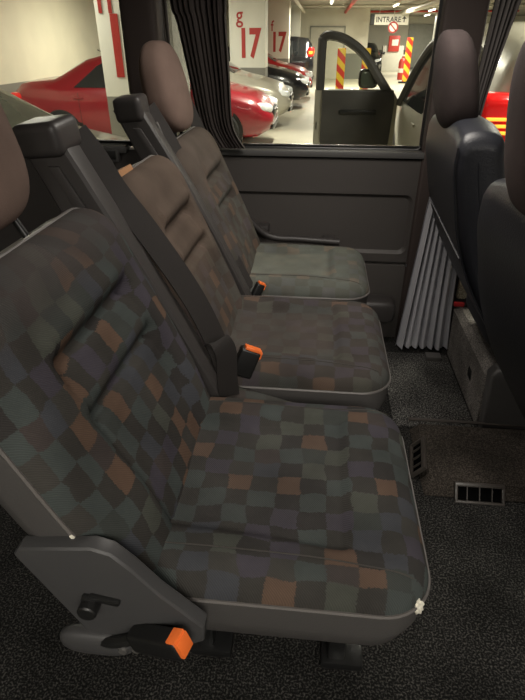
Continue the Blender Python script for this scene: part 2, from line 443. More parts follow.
def make_seat(name, label, y0, y1, xf, fab, wear_mode, headrest, WB0, WB1, ztop):
    yc = (y0 + y1) / 2; W = (y1 - y0) / 2
    root = thing(name, label, 'seat', (0, yc, 0), 0, 'three rear bench seats')
    zb, zt, RC, r = .438, .482, .075, .052
    dist, zf = cushion_fn(W, xf, zb, zt, RC, r, 'long' if wear_mode == 'near' else 'short')
    x0 = -.27
    xs = [x0 + (xf - r - x0) * i / 46 for i in range(47)] + [xf - r + r * math.sin(math.pi / 2 * i / 10) for i in range(1, 11)]
    rows = []; uvs = []; wr = []; wc = []
    for x in xs:
        if x > xf - RC: w = W - RC + math.sqrt(max(0, RC * RC - (x - xf + RC) ** 2))
        else: w = W
        row = []; uv = []; wa = []; wcc = []
        for y in edge_samples(44, r, W):
            yy = y * w / W
            d = max(0, dist(x, yy)); e = .028 * max(0, 1 - d / r)
            z = zf(x, yy)
            row.append((x, yy, z))
            fx = e if (xf - x) < (W - abs(yy)) else 0; fy = e - fx
            uv.append((x + fx, yc + yy + math.copysign(fy, yy)))
            yi = W * .56; inside = (1 - sstep(yi - .03, yi, abs(yy))) * (1 - sstep(xf - .15, xf - .12, x))
            if wear_mode == 'near': wa.append(.12 * inside + .18)
            elif wear_mode == 'mid': wa.append(.42 + .3 * inside)
            else: wa.append(.50 + .38 * inside)
            wcc.append({'near': (.058, .055, .053, 1), 'mid': (.066, .055, .048, 1), 'far': (.135, .140, .118, 1)}[wear_mode])
        rows.append(row); uvs.append(uv); wr.append(wa); wc.append(wcc)
    cu = attr_grid('cushion', rows, fab, root, uvs, wr, wc)
    # stitched seam lines along the cushion's two long edges
    for sg in (-1, 1):
        pts = [(xx, sg * (W - .050 + .012 * sstep(.0, .19, xx)), 0) for xx in [x0 + .06 + (xf - .03 - x0 - .06) * i / 40 for i in range(41)]]
        finish('stitched_seam', tube(B(), [(p[0], p[1], zf(p[0], p[1]) + .0004) for p in pts], .0011, 5), M['thread'], cu)
    # piping round the foot of the fabric
    loop = rounded_loop(W, x0, xf, RC)
    finish('piping', tube(B(), [(p[0], p[1], zb) for p in loop], .0035, 6), M['piping'], cu)
    # vinyl skirt, drawn in towards its foot
    bm = B(); levels = [(zb + .002, 0), (zb - .05, .002), (zb - .088, .010), (zb - .112, .030)]
    rings = []
    for z, ins in levels:
        lp = rounded_loop(W - ins, x0, xf - ins * 1.3, RC)
        rings.append([bm.verts.new((p[0], p[1], z)) for p in lp])
    for a, b in zip(rings, rings[1:]):
        for i in range(len(a) - 1): bm.faces.new((a[i], a[i + 1], b[i + 1], b[i]))
        bm.faces.new((a[-1], a[0], b[0], b[-1]))
    bm.faces.new(rings[-1])
    finish('skirt', bm, M['vinyl'], root, ang=60)
    # frame and feet
    bm = B()
    box(bm, (-.05, 0, .30), (.36, 2 * W - .12, .06), .01)
    finish('seat_frame', bm, M['black'], root)
    for fx in (.09, -.18):
        for sy in (-1, 1):
            bm = B()
            box(bm, (fx, sy * .035, .145), (.035, .04, .29), .008)
            box(bm, (fx + .012, sy * .035, .011), (.085, .06, .022), .006)
            finish('leg', bm, M['black'], root)
    # ---------------- backrest
    zb0 = .40; L = (ztop - zb0) / ct
    O = Vector((back_x(zb0), 0, zb0))
    r2 = .062; TH = .045
    RT, RB = .085, .06
    def halfw(h):
        t = sstep(0, .5, h / L)
        return WB0 + (WB1 - WB0) * t
    def outline_w(h):
        w = halfw(h)
        if h > L - RT: w = w - RT + math.sqrt(max(0, RT * RT - (h - L + RT) ** 2))
        if h < RB: w = w - RB + math.sqrt(max(0, RB * RB - (RB - h) ** 2))
        return w
    def bdist(h, y):
        dh = L - h; dl = h; dy = halfw(h) - abs(y)
        if dh < RT and dy < RT: return RT - math.hypot(RT - dh, RT - dy)
        if dl < RB and dy < RB: return RB - math.hypot(RB - dl, RB - dy)
        return min(dh, dl, dy)
    c1, c2 = L * .56, L * .73
    def out(h, y):
        d = max(0, bdist(h, y)); q = min(d / r2, 1)
        o = -TH + TH * math.sqrt(max(0, 1 - (1 - q) ** 2))
        w = halfw(h); yi = w * .52; ay = abs(y)
        vert = (1 - sstep(L - .14, L - .10, h))
        o -= .014 * (1 - sstep(yi - .03, yi + .03, ay)) * vert * q
        o -= .009 * math.exp(-((ay - yi) / .008) ** 2) * vert * q
        if ay < yi + .01:
            for c in (c1, c2): o += (.009 * math.exp(-((h - c - .03) / .022) ** 2) - .018 * math.exp(-((h - c) / .011) ** 2)) * q
        o += .008 * math.exp(-((h - .16) / .10) ** 2) * q
        o += .002 * math.sin(h * 19 + y * 13) * q
        return o
    hs = [r2 * (1 - math.cos(math.pi / 2 * i / 9)) for i in range(9)] + [r2 + (L - 2 * r2) * i / 56 for i in range(57)] + [L - r2 + r2 * math.sin(math.pi / 2 * i / 9) for i in range(1, 10)]
    rows = []; uvs = []; wr = []; wc = []
    for h in hs:
        w = outline_w(h); hw = halfw(h)
        row = []; uv = []; wa = []; wcc = []
        for y in edge_samples(44, r2, hw):
            yy = y * w / hw
            p = O + AX * h + NX * out(h, yy)
            row.append((p.x, yy, p.z))
            d = max(0, bdist(h, yy)); e = .035 * max(0, 1 - d / r2)
            uv.append((5 + h, yc + yy + math.copysign(e, yy)))
            f = h / L
            if wear_mode == 'near': wa.append(.10 + .65 * sstep(.80, .93, f)); wcc.append((.056, .048, .046, 1))
            elif wear_mode == 'mid': wa.append(.48 + .50 * sstep(.35, .62, f) * (1 - .5 * sstep(hw * .5, hw * .8, yy)* (1 - sstep(.6, .85, f)))); wcc.append((.078, .058, .046, 1))
            else: wa.append(.5 + .47 * sstep(.60, .85, f)); wcc.append((.075, .060, .050, 1))
        rows.append(row); uvs.append(uv); wr.append(wa); wc.append(wcc)
    ba = attr_grid('backrest', rows, fab, root, uvs, wr, wc)
    # outline loop of backrest for shell and piping
    lp = []
    n = 60
    hh = [RB * (1 - math.cos(math.pi / 2 * i / 8)) for i in range(8)] + [RB + (L - RB - RT) * i / 20 for i in range(21)] + [L - RT + RT * math.sin(math.pi / 2 * i / 10) for i in range(1, 11)]
    lp = [(h, -outline_w(h)) for h in hh] + [(h, outline_w(h)) for h in hh[::-1]]
    def P3(h, y, o): 
        p = O + AX * h + NX * o; return (p.x, y, p.z)
    finish('piping', tube(B(), [P3(h, y, -TH) for h, y in lp], .0035, 6, closed=True), M['piping'], ba)
    bm = B(); rings = []
    hm = L / 2
    for o, k in ((-TH + .002, 0), (-TH - .045, .0), (-TH - .065, .006), (-TH - .078, .022)):
        rings.append([bm.verts.new(P3(hm + (h - hm) * (1 - k / hm), y * (1 - k / .23), o)) for h, y in lp])
    for a, b in zip(rings, rings[1:]):
        for i in range(len(a)): bm.faces.new((a[i], a[(i + 1) % len(a)], b[(i + 1) % len(a)], b[i]))
    bm.faces.new(rings[-1])
    finish('back_shell', bm, M['vinyl'], root, ang=50)
    if headrest:
        hx, hz, hs_ = headrest
        for sy in (-.06, .06):
            p0 = Vector((back_x(ztop) - .055, sy, ztop - .05)); p1 = Vector((hx, sy, hz - .03))
            finish('headrest_post', tube(B(), [p0, p1], .006, 10), M['black'], root)
        bm = B()
        def fn(p):
            t = p.z / hs_[2]
            p = Vector((p.x * (1 - .12 * t), p.y * (1 - .10 * t), p.z))
            p.x += -.18 * p.z + .012 * (1 - (p.y / hs_[1]) ** 2)
            return p
        superblob(bm, (hx, 0, hz), hs_, .68, .60, 48, 30, fn)
        finish('headrest', bm, M['suede'], root, ang=80)
    return root, W, L, O, P3, zb

near, Wn, Ln, On, P3n, zbn = make_seat('bench_seat', 'patterned grey seat nearest the camera, orange buckle on its side cover, torn corner', .432, .875, .192, M['fab'], 'near', (-.492, 1.015, (.055, .135, .135)), .228, .243, .885)
mid, Wm, Lm, Om, P3m, zbm = make_seat('bench_seat', 'middle patterned seat with no headrest and plain brown upper back', .952, 1.37, .192, M['fab2'], 'mid', None, .203, .200, .885)
far, Wf, Lf, Of, P3f, zbf = make_seat('bench_seat', 'patterned seat with tall brown headrest beside the dark side panel', 1.437, 1.82, .180, M['fab3'], 'far', (-.450, .992, (.050, .112, .116)), .205, .215, .885)
near_y = (.432 + .875) / 2; mid_y = (.952 + 1.37) / 2; far_y = (1.437 + 1.82) / 2

# tower moulding beside a seat back, with cap, belt strap
def tower(root, yl, w, top, xtop, strap_pts, strap_side, strap_w=.045, cap=(.084, .088, .056)):
    # shaft: tapered column along the recline
    bm = B()
    sec = []
    zs = [(.36, .07), (.50, .075), (.62, .078), (.76, .07), (.90, .075)]
    prof = []
    f = [(-.150, .38), (-.185, .47), (-.255, .62), (-.335, .775), (xtop + .0, top - .035)]
    b = [(xtop - .08, top - .035), (-.425, .76), (-.345, .60), (-.275, .46), (-.245, .38)]
    prism(bm, f + b, yl - w / 2, yl + w / 2, 'y', .014, 3)
    t = finish('belt_tower', bm, M['plastic'], root, ang=35)
    # raised spine on the near face
    bm = B()
    prism(bm, [(-.185, .40), (-.235, .50), (-.36, .77), (xtop - .01, top - .075), (xtop - .03, top - .075), (-.385, .77), (-.262, .50), (-.215, .40)], yl - w / 2 - .006, yl - w / 2 + .004, 'y', .004, 2)
    finish('tower_rib', bm, M['plastic'], t, ang=35)
    bm = B()
    box(bm, (xtop - .036, yl, top - .032), cap, .016, 4, rot=(R(4), R(-6), R(-4)))
    finish('tower_cap', bm, M['plastic'], t, ang=70)
    bm = B(); ribbon(bm, smooth_path(strap_pts, 8), strap_w, .003, strap_side)
    finish('belt_strap', bm, M['belt'], root, ang=30)
    return t

tower(near, .918 - near_y, .062, .998, -.430,
      [(-.432, .950 - near_y, .968), (-.405, .955 - near_y, .925), (-.375, .958 - near_y, .865), (-.318, .960 - near_y, .78), (-.240, .957 - near_y, .65), (-.190, .950 - near_y, .53), (-.168, .940 - near_y, .43)],
      (.55, .83, .1), .056)
tower(mid, 1.404 - mid_y, .052, .992, -.440,
      [(-.440, 1.43 - mid_y, .962), (-.425, 1.434 - mid_y, .935), (-.385, 1.442 - mid_y, .86), (-.31, 1.445 - mid_y, .70), (-.235, 1.44 - mid_y, .56), (-.185, 1.435 - mid_y, .46)],
      (.55, .83, .1), .045, cap=(.074, .070, .060))
# loop of loose webbing hanging between near and middle seat
bm = B(); ribbon(bm, smooth_path([(-.195, .905 - near_y, .575), (-.178, .895 - near_y, .585), (-.165, .892 - near_y, .56), (-.165, .893 - near_y, .49), (-.160, .90 - near_y, .42), (-.158, .905 - near_y, .39)], 8), .045, .003, (.85, .5, .1))
finish('webbing_loop', bm, M['belt'], near, ang=30)
# far seat: strap from the window pillar down its far edge
bm = B(); ribbon(bm, smooth_path([(-.50, 1.90 - far_y, 1.05), (-.47, 1.86 - far_y, 1.0), (-.39, 1.85 - far_y, .82), (-.30, 1.845 - far_y, .62), (-.23, 1.84 - far_y, .48)], 8), .045, .003, (.6, .8, .3))
finish('belt_strap', bm, M['belt'], far, ang=30)
# latch tongue hanging in front of far headrest / middle tower
bm = B()
box(bm, (-.415, 1.43 - mid_y, .905), (.006, .03, .045), .003, rot=(0, R(-20), R(20)))
finish('latch_tongue', bm, M['steel'], mid)

def buckle(root, c, rot, s=(.024, .032, .075), stalk=None):
    m = Matrix.Translation(c) @ Euler(rot).to_matrix().to_4x4()
    b = B(); box(b, (0, 0, 0), s, .006, 3); bmesh.ops.transform(b, matrix=m, verts=b.verts)
    o = finish('buckle', b, M['black'], root)
    b = B(); box(b, (s[0] * .08, 0, s[2] / 2 + .001), (s[0] * .80, s[1] * .84, .008), .002); 
    box(b, (s[0] * .5, 0, s[2] / 2 - .006), (.005, s[1] * .8, .016), .0015)
    bmesh.ops.transform(b, matrix=m, verts=b.verts)
    finish('release_button', b, M['orange'], o)
    if stalk:
        b = B(); tube(b, smooth_path(stalk, 6), .008, 8); finish('buckle_stalk', b, M['black'], o)
buckle(mid, (-.135, .962 - mid_y, .498), (R(-8), R(24), R(12)), s=(.046, .026, .066), stalk=[(-.165, .962 - mid_y, .465), (-.185, .952 - mid_y, .42), (-.19, .945 - mid_y, .38)])
buckle(far, (-.160, 1.432 - far_y, .458), (R(-8), R(28), R(20)), s=(.026, .024, .046), stalk=[(-.175, 1.432 - far_y, .44), (-.19, 1.43 - far_y, .40)])
buckle(near, (-.176, .374 - near_y, .430), Vector((.86, -.26, .36)).to_track_quat('Z', 'X').to_euler(), s=(.032, .027, .085), stalk=[(-.212, .382 - near_y, .415), (-.25, .385 - near_y, .395), (-.28, .40 - near_y, .378)])

# recliner side cover of the near seat
yn = .432 - near_y
bm = B()
prism(bm, [(-.355, .555), (-.345, .568), (-.30, .574), (-.250, .580), (-.226, .572), (-.203, .545), (-.172, .500), (-.135, .458), (-.118, .438), (-.120, .405), (-.15, .385), (-.235, .372), (-.285, .40)], yn - .040, yn - .016, 'y', .007, 3)
cv = finish('side_cover', bm, M['cover'], near, ang=35)
bm = B()
superblob(bm, (-.275, yn - .036, .378), (.055, .014, .024), .7, .7, 32, 12)
finish('hinge_boss', bm, M['cover'], cv, ang=80)
bm = B()
lathe(bm, [(.011, yn - .060), (.013, yn - .058), (.013, yn - .036)], (-.266, 0, .475), 'y', 20)
box(bm, (-.246, yn - .043, .485), (.042, .008, .010), .004, rot=(0, R(12), 0))
box(bm, (-.270, yn - .044, .478), (.016, .010, .028), .005, rot=(0, R(10), 0))
finish('recliner_lever', bm, M['black'], cv)
for p in ((-.215, .372), (-.235, .366)):
    bm = B(); lathe(bm, [(.006, yn - .036), (.007, yn - .032), (.007, yn - .025)], (p[0], -.014, p[1] + .012), 'y', 12)
    finish('bolt', bm, M['steel'], cv)
# care tag on near backrest edge, white foam showing at the torn corner
bm = B(); box(bm, (0, 0, 0), (.004, .004, .034), .001, rot=(0, R(-32), 0))
o = finish('care_tag', bm, M['foam'], near); p = P3n(.200, 0, -.046); o.location = (p[0] + .004, -.2440, p[2])
bm = B()
bmesh.ops.create_icosphere(bm, subdivisions=3, radius=1)
for v in bm.verts:
    q = v.co.copy(); k = 1 + .35 * math.sin(q.x * 7 + q.z * 5) * math.sin(q.y * 6 + q.z * 3)
    v.co = Vector((q.x * .007 * k, q.y * .007 * k, q.z * .013 * k))
o = finish('torn_foam', bm, M['foam'], near, ang=80); o.location = (.170, yn + .022, .436)
# patterned filler pad between the near and middle cushions
bm = B()
prism(bm, [(-.24, .36), (-.24, .465), (-.15, .452), (-.02, .415), (.06, .375), (.03, .35)], .884 - near_y, .942 - near_y, 'y', .016, 4)
fp = finish('side_pad', bm, M['fab'], near, ang=60)
me = fp.data; uvl = me.uv_layers.new(name='UVMap')
for lp_ in me.loops:
    c = me.vertices[lp_.vertex_index].co; uvl.data[lp_.index].uv = (c.x + c.z * .2, c.y + c.z)
a = me.attributes.new('wear', 'FLOAT', 'POINT'); a.data.foreach_set('value', [.45] * len(me.vertices))
a = me.attributes.new('wearcol', 'FLOAT_COLOR', 'POINT'); a.data.foreach_set('color', [.06, .052, .046, 1] * len(me.vertices))
# middle seat: tan strip of exposed foam along its top with two headrest sleeves
bm = B(); ribbon(bm, [P3m(Lm - .012 + .016 * min(1, i / 3), -.205 + .022 * i, -.056) for i in range(9)], .034, .014, (.9, 0, .4))
finish('tan_top_strip', bm, M['tan'], mid)
for yy in (-.165, -.06):
    bm = B(); c = P3m(Lm + .004, yy, -.062); lathe(bm, [(.012, -.004), (.013, .004), (.009, .007), (.006, .007)], c, 'z', 16)
    finish('headrest_sleeve', bm, M['black'], mid)

# ------------------------------------------------------------------ front seats (leather backs)
def front_seat(label, yc, hw, hrx, hrz, hrs, pocket=False, dz=0):
    root = thing('front_seat', label, 'seat', (0, yc, 0), 0, 'two leather front seats')
    rear = [(.335, .905), (.335, .84), (.350, .76), (.375, .66), (.425, .54), (.50, .415), (.565, .315)]
    front = [(.445, .915), (.462, .84), (.480, .76), (.505, .66), (.555, .54), (.62, .43), (.67, .33)]
    # loft across y with rounded side edges
    ys = []
    k = 8; e = .03
    for i in range(k + 1): ys.append((-hw + e * (1 - math.cos(math.pi / 2 * i / k)), e * (1 - math.sin(math.pi / 2 * i / k))))
    ys += [(-hw + e + (2 * hw - 2 * e) * i / 6, 0) for i in range(1, 6)]
    for i in range(k + 1): ys.append((hw - e + e * math.sin(math.pi / 2 * i / k), e * (1 - math.cos(math.pi / 2 * i / k))))
    rr = [Vector((p[0], 0, p[1])) for p in rear]; ff = [Vector((p[0], 0, p[1])) for p in front]
    rr = smooth_path(rr, 4); ff = smooth_path(ff, 4)
    topc = smooth_path([rr[0], (.345, 0, .928), (.365, 0, .938), (.40, 0, .940), (.432, 0, .932), ff[0]], 3)
    ring0 = rr[::-1] + topc[1:-1] + ff
    cen = [None] * len(ring0)
    bm = B(); rings = []
    for y, ins in ys:
        ring = []
        for i, p in enumerate(ring0):
            j = min(range(len(rr)), key=lambda q: abs(rr[q].z - p.z)); c = (rr[j] + ff[j]) / 2
            c.z = min(c.z, .87)
            d = (c - p); 
            q = p + d.normalized() * ins if d.length > 1e-6 else p
            # shoulders drop a little towards the sides
            sh = -.03 * (abs(y) / hw) ** 4 * sstep(.75, .93, p.z)
            bow = 0
            ring.append(bm.verts.new((q.x + bow * .6, y, q.z + sh)))
        rings.append(ring)
    n = len(ring0)
    for a, b in zip(rings, rings[1:]):
        for i in range(n): bm.faces.new((a[i], a[(i + 1) % n], b[(i + 1) % n], b[i]))
    bm.faces.new(rings[0][::-1]); bm.faces.new(rings[-1])
    bk = finish('backrest', bm, M['leather'], root, ang=55); bk.location.z = dz
    # stitched seams down the rear near corner and round the side
    for off, yy in ((.0, -hw + .012),):
        bm = B(); tube(bm, [(p.x + .0, yy, p.z - .02 * sstep(.8, .92, p.z)) for p in rr], .0022, 6)
        finish('seam', bm, M['leather'], bk)
    bm = B(); tube(bm, [Vector((.55 * a.x + .45 * b.x, -hw - .0005, .5 * (a.z + b.z) - .03 * sstep(.75, .93, b.z))) for a, b in zip(rr, ff)][2:], .002, 6)
    finish('seam', bm, M['leather'], bk)
    # map pocket lip following the rear face
    if pocket:
        def rx(z):
            for p, q in zip(rr, rr[1:]):
                if q.z <= z <= p.z: return p.x + (q.x - p.x) * (p.z - z) / (p.z - q.z)
            return rr[-1].x
        pts = []
        for i in range(13):
            t = i / 12; z = .665 - .065 * t; y = (hw - .035) - (2 * hw - .065) * t
            pts.append((rx(z) - .0015, y, z))
        bm = B(); tube(bm, pts, .0028, 6)
        finish('pocket_edge', bm, M['seam'], bk)
    # cushion
    bm = B(); superblob(bm, (.80, 0, .36), (.26, hw, .075), .35, .35, 40, 16)
    finish('cushion', bm, M['leather'], root, ang=80)
    for sy in (-.06, .06):
        finish('headrest_post', tube(B(), [(.395, sy, .90 + dz), (hrx + .02, sy, hrz - hrs[2] + .04)], .006, 10), M['steel'], root)
    bm = B()
    def fn(p):
        t = p.z / hrs[2]
        return Vector((p.x * (1 - .10 * t) - .20 * p.z + .01 * (1 - (p.y / hrs[1]) ** 2) * (-1 if p.x < 0 else .3), p.y * (1 - .08 * t), p.z))
    superblob(bm, (hrx, 0, hrz), hrs, .72, .66, 48, 30, fn)
    finish('headrest', bm, M['suede_dark' if pocket else 'suede_lit'], root, ang=80)
    # pedestal under the cushion
    bm = B(); box(bm, (.90, 0, .145), (.20, hw * 1.3, .29), .02)
    finish('pedestal', bm, M['black'], root)
    return root
front_seat('navy leather front seat in front of the grey curtain, behind its partner, dark headrest', 1.575, .225, .352, 1.012, (.045, .104, .120), True)
front_seat('navy leather front seat cut by the right edge of the photo, brown headrest', .895, .225, .372, .985, (.060, .13, .15), False, -.045)

# ------------------------------------------------------------------ van shell
YW = 2.02
def structure(name, bm, mat, ang=40, parent=None):
    o = finish(name, bm, mat, parent, ang=ang)
    if not parent: o['kind'] = 'structure'
    return o

bm = B(); box(bm, (.15, .75, -.03), (3.3, 2.62, .06))
structure('floor', bm, M['floor'])

# left wall: board below the windows, header above, with openings between
bm = B()
box(bm, (-.3, YW + .03, .36), (2.1, .05, .78))              # lower board to x=.75
box(bm, (1.2, YW + .03, .32), (.9, .05, .64))
box(bm, (.15, YW + .03, 1.36), (3.3, .05, .13))             # header
wl = structure('wall_left', bm, M['wall'])
# embossed recess: a raised moulding frame
def rrect(x0, z0, x1, z1, r, n=6):
    P = []
    for cx, cz, a0 in ((x1 - r, z0 + r, -90), (x1 - r, z1 - r, 0), (x0 + r, z1 - r, 90), (x0 + r, z0 + r, 180)):
        for i in range(n + 1):
            a = R(a0 + 90 * i / n); P.append((cx + r * math.cos(a), cz + r * math.sin(a)))
    return P
bm = B()
outer = rrect(-.48, .345, .395, .735, .02); inner = rrect(-.40, .378, .365, .610, .03); inner2 = rrect(-.388, .390, .353, .598, .025)
lay = [[bm.verts.new((p[0], y, p[1])) for p in L_] for L_, y in ((outer, YW + .004), (outer, YW - .012), (inner, YW - .012), (inner2, YW + .000))]
for a, b in zip(lay, lay[1:]):
    for i in range(len(a)): bm.faces.new((a[i], a[(i + 1) % len(a)], b[(i + 1) % len(a)], b[i]))
bm.faces.new(lay[-1])
structure('trim_1', bm, M['wall'], 30)
bm = B(); box(bm, (-.02, YW - .004, .165), (.83, .014, .335), .006)
structure('trim_2', bm, M['wall'])
# sill ledge under the window
bm = B(); box(bm, (-.05, YW + .012, .752), (.86, .075, .022), .006)
structure('trim_3', bm, M['sill'])
bm = B(); box(bm, (-1.15, YW + .012, .755), (.86, .075, .028), .006)
structure('trim_4', bm, M['sill'])
# pillars of the van side
bm = B(); prism(bm, [(-.672, .74), (-.552, .74), (-.552, 1.36), (-.672, 1.36)], YW - .06, YW + .06, 'y', .025, 3)
structure('trim_5', bm, M['pillar_trim'])
bm = B(); prism(bm, [(.372, -.0), (.51, -.0), (.51, 1.36), (.372, 1.36)], YW - .02, YW + .06, 'y', .015, 3)
structure('trim_6', bm, M['pillar_trim'])

def window(n, x0, x1, z0, z1):
    r = thing('window_%d' % n, None, None, ((x0 + x1) / 2, YW + .03, z0)); r['kind'] = 'structure'
    bm = B(); c = (x0 + x1) / 2
    P = rrect(x0 - c, 0, x1 - c, z1 - z0, .02)
    tube(bm, [(p[0], 0, p[1]) for p in P], .010, 6, closed=True)
    finish('window_frame', bm, M['black'], r)
    bm = B(); box(bm, (0, .006, (z1 - z0) / 2), (x1 - x0, .004, z1 - z0))
    finish('pane', bm, M['glass'], r)
    bm = B(); box(bm, (0, -.012, .012), (x1 - x0 - .02, .008, .004), .001)
    finish('chrome_strip', bm, M['chrome'], r)
window(1, -.54, .372, .765, 1.30)
window(2, -1.55, -.672, .768, 1.30)
window(3, .51, 1.6, .64, 1.30)

# roof, rear and near side of the van (behind and above the camera)
bm = B(); box(bm, (.15, 1.05, 1.44), (3.3, 2.1, .03)); structure('ceiling', bm, M['roofcloth'])
bm = B(); box(bm, (-1.5, 1.05, .36), (.05, 2.0, .78)); structure('wall_back', bm, M['wall'])
# reflection on the rear sill, built as a small dark box with pale rim
t = thing('sill_reflection', 'small dark box with pale rim standing in for a sill reflection behind first belt tower', 'vent', (-.79, YW - .022, .735))
bm = B(); box(bm, (0, 0, 0), (.085, .02, .05), .005); finish('reflection_rim', bm, M['sill'], t)
bm = B(); box(bm, (0, -.008, 0), (.065, .01, .032), .003); finish('reflection_face', bm, M['black'], t)
# screw on the panel
bm = B(); lathe(bm, [(.0, YW - .017), (.006, YW - .016), (.008, YW - .011)], (.375, 0, .333), 'y', 14)
tag(finish('panel_screw', bm, M['chrome']), 'round metal screw low on the dark side panel beside the grey curtain', 'screw')
# armrest rail beside the far seat
bm = B()
t = thing('wall_handrail', 'slim grey rail on the side panel just beyond the far seat', 'rail', (0, 0, 0))
tube(bm, smooth_path([(-.33, 1.93, .62), (-.25, 1.945, .52), (-.17, 1.955, .452), (-.05, 1.96, .442), (.10, 1.96, .435)], 8), .013, 10); finish('rail_bar', bm, M['plastic'], t)
bm = B(); box(bm, (-.20, 1.982, .475), (.05, .05, .03), .006); finish('rail_bracket', bm, M['plastic'], t); bm = B(); box(bm, (.06, 1.985, .436), (.05, .045, .026), .006); finish('rail_bracket', bm, M['plastic'], t)
# wheel-arch moulding by the floor under the panel
bm = B(); superblob(bm, (.235, 1.955, .16), (.11, .05, .05), .4, .4, 30, 12)
tag(finish('cup_tray', bm, M['plastic']), 'low dark moulded tray on the side panel near the curtain foot', 'tray')

# curtains: pleated cloth between left and right edge curves
def pleats(name, rows, npl, amp, mat, parent=None, seg=12, th=.0):
    """rows: (z, xl, xr, y)"""
    bm = B(); P = smooth_path([(r[1], r[2], r[0]) for r in rows], 8); Y = smooth_path([(r[3], 0, 0) for r in rows], 8)
    g = []
    rng = random.Random(5); ph = [rng.uniform(-1, 1) for _ in range(npl + 2)]; am = [rng.uniform(.25, 1.5) for _ in range(npl + 2)]
    for p, y in zip(P, Y):
        row = []
        for i in range(npl * seg + 1):
            t = i / (npl * seg); k = t * npl; j = int(k)
            w = math.sin(2 * math.pi * k + ph[j] * math.sin(math.pi * (k - j)) * 1.5)
            a = amp * (am[j] * (1 - (k - j)) + am[j + 1] * (k - j))
            xx = p.x + (p.y - p.x) * t + .15 * a * math.sin(4 * math.pi * k)
            row.append(bm.verts.new((xx, y.x + a * w, p.z)))
        g.append(row)
    for a, b in zip(g, g[1:]):
        for i in range(len(a) - 1): bm.faces.new((a[i], a[i + 1], b[i + 1], b[i]))
    return finish(name, bm, mat, parent, ang=180)

t = thing('gathered_curtain', 'tied grey curtain hanging to the floor beside the front seats', 'curtain', (0, 0, 0))
pleats('upper_cloth', [(1.32, .505, .60, 1.925), (1.0, .490, .540, 1.925), (.80, .468, .520, 1.925)], 5, .014, M['curt_shade'], t)['label'] = 'upper curtain cloth above the tie, coloured dark for its backlit shade'
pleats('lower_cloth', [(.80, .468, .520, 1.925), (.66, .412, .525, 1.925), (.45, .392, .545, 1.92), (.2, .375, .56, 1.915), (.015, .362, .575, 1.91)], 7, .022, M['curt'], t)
bm = B(); box(bm, (.508, 1.925, .80), (.09, .055, .02), .006); finish('tie_band', bm, M['curt_brown'], t)
t = thing('window_curtain', 'dark brown pleated curtain gathered at the left of the side window', 'curtain', (0, 0, 0))
pleats('cloth', [(1.33, -.51, -.318, 1.975), (1.20, -.50, -.316, 1.975), (1.16, -.485, -.318, 1.975), (1.0, -.455, -.312, 1.975), (.85, -.425, -.305, 1.975), (.77, -.385, -.262, 1.975)], 10, .011, M['curt_brown'], t)
bm = B(); tube(bm, [(-.53, 1.975, 1.335), (.36, 1.975, 1.335)], .007, 8); finish('curtain_rail', bm, M['black'], t)
pl = pleats('sheer_layer', [(1.33, -.535, -.40, 1.992), (1.1, -.53, -.40, 1.992), (.90, -.505, -.36, 1.992), (.77, -.46, -.29, 1.992)], 8, .006, sheer('sheer_curtain', (.08, .065, .055, 1), .62), t)

# carpeted box beside the front seat with plastic end cap and red handle
t = thing('carpeted_box', 'grey felt covered box on the floor under the far front seat, black end cap', 'box', (0, 0, 0))
bm = B(); prism(bm, [(.572, .0), (.562, .200), (.582, .222), (.74, .222), (.76, .2), (.76, 0)], 1.43, 1.90, 'y', .006, 2)
finish('carpeted_body', bm, M['box'], t)
bm = B(); prism(bm, [(.580, .004), (.562, .225), (.578, .248), (.752, .246), (.768, .23), (.768, .004)], 1.385, 1.432, 'y', .010, 3)
finish('end_cap', bm, M['capgrey'], t)
bm = B(); box(bm, (.610, 1.44, .245), (.035, .035, .016), .004); box(bm, (.62, 1.455, .256), (.05, .02, .012), .003); finish('clip', bm, M['black'], t)
bm = B(); box(bm, (.573, 1.88, .232), (.040, .018, .016), .005); finish('red_tab', bm, M['red'], t)
bm = B(); box(bm, (.605, 1.88, .240), (.03, .022, .03), .005); finish('latch', bm, M['black'], t)
bm = B(); box(bm, (.5695, 1.58, .115), (.008, .045, .05), .003); finish('slot', bm, M['black'], t)
bm = B(); lathe(bm, [(0, .006), (.010, .005), (.012, 0)], (.540, 1.405, .009), 'z', 14)
tag(finish('floor_stud', bm, M['chrome']), 'shiny floor stud at the foot of the carpeted box', 'stud')
bm = B(); box(bm, (.50, 1.83, .019), (.06, .04, .02), .005)
tag(finish('floor_bracket', bm, M['steel']), 'pale metal bracket on the floor just under the curtain hem', 'bracket')
# pale panel for the bright door gap, its light put into the colour
bm = B(); box(bm, (.66, 1.965, .35), (.16, .03, .26), .01)
tag(finish('gap_light_panel', bm, carpet('gap_light_speckle', srgb(150, 140, 120), srgb(225, 215, 190), 200, .5)), 'pale speckled panel standing in for the light in the gap behind the far front seat', 'lining')

bm = B(); box(bm, (.43, 1.63, .004), (.265, .48, .010), .003)
tag(finish('carpet_mat', bm, carpet('gravel_grey_carpet', (.016, .0155, .015, 1), (.17, .165, .155, 1), 210, .56)), 'speckled grey carpet mat on the floor between the seats and the felt covered box', 'mat')
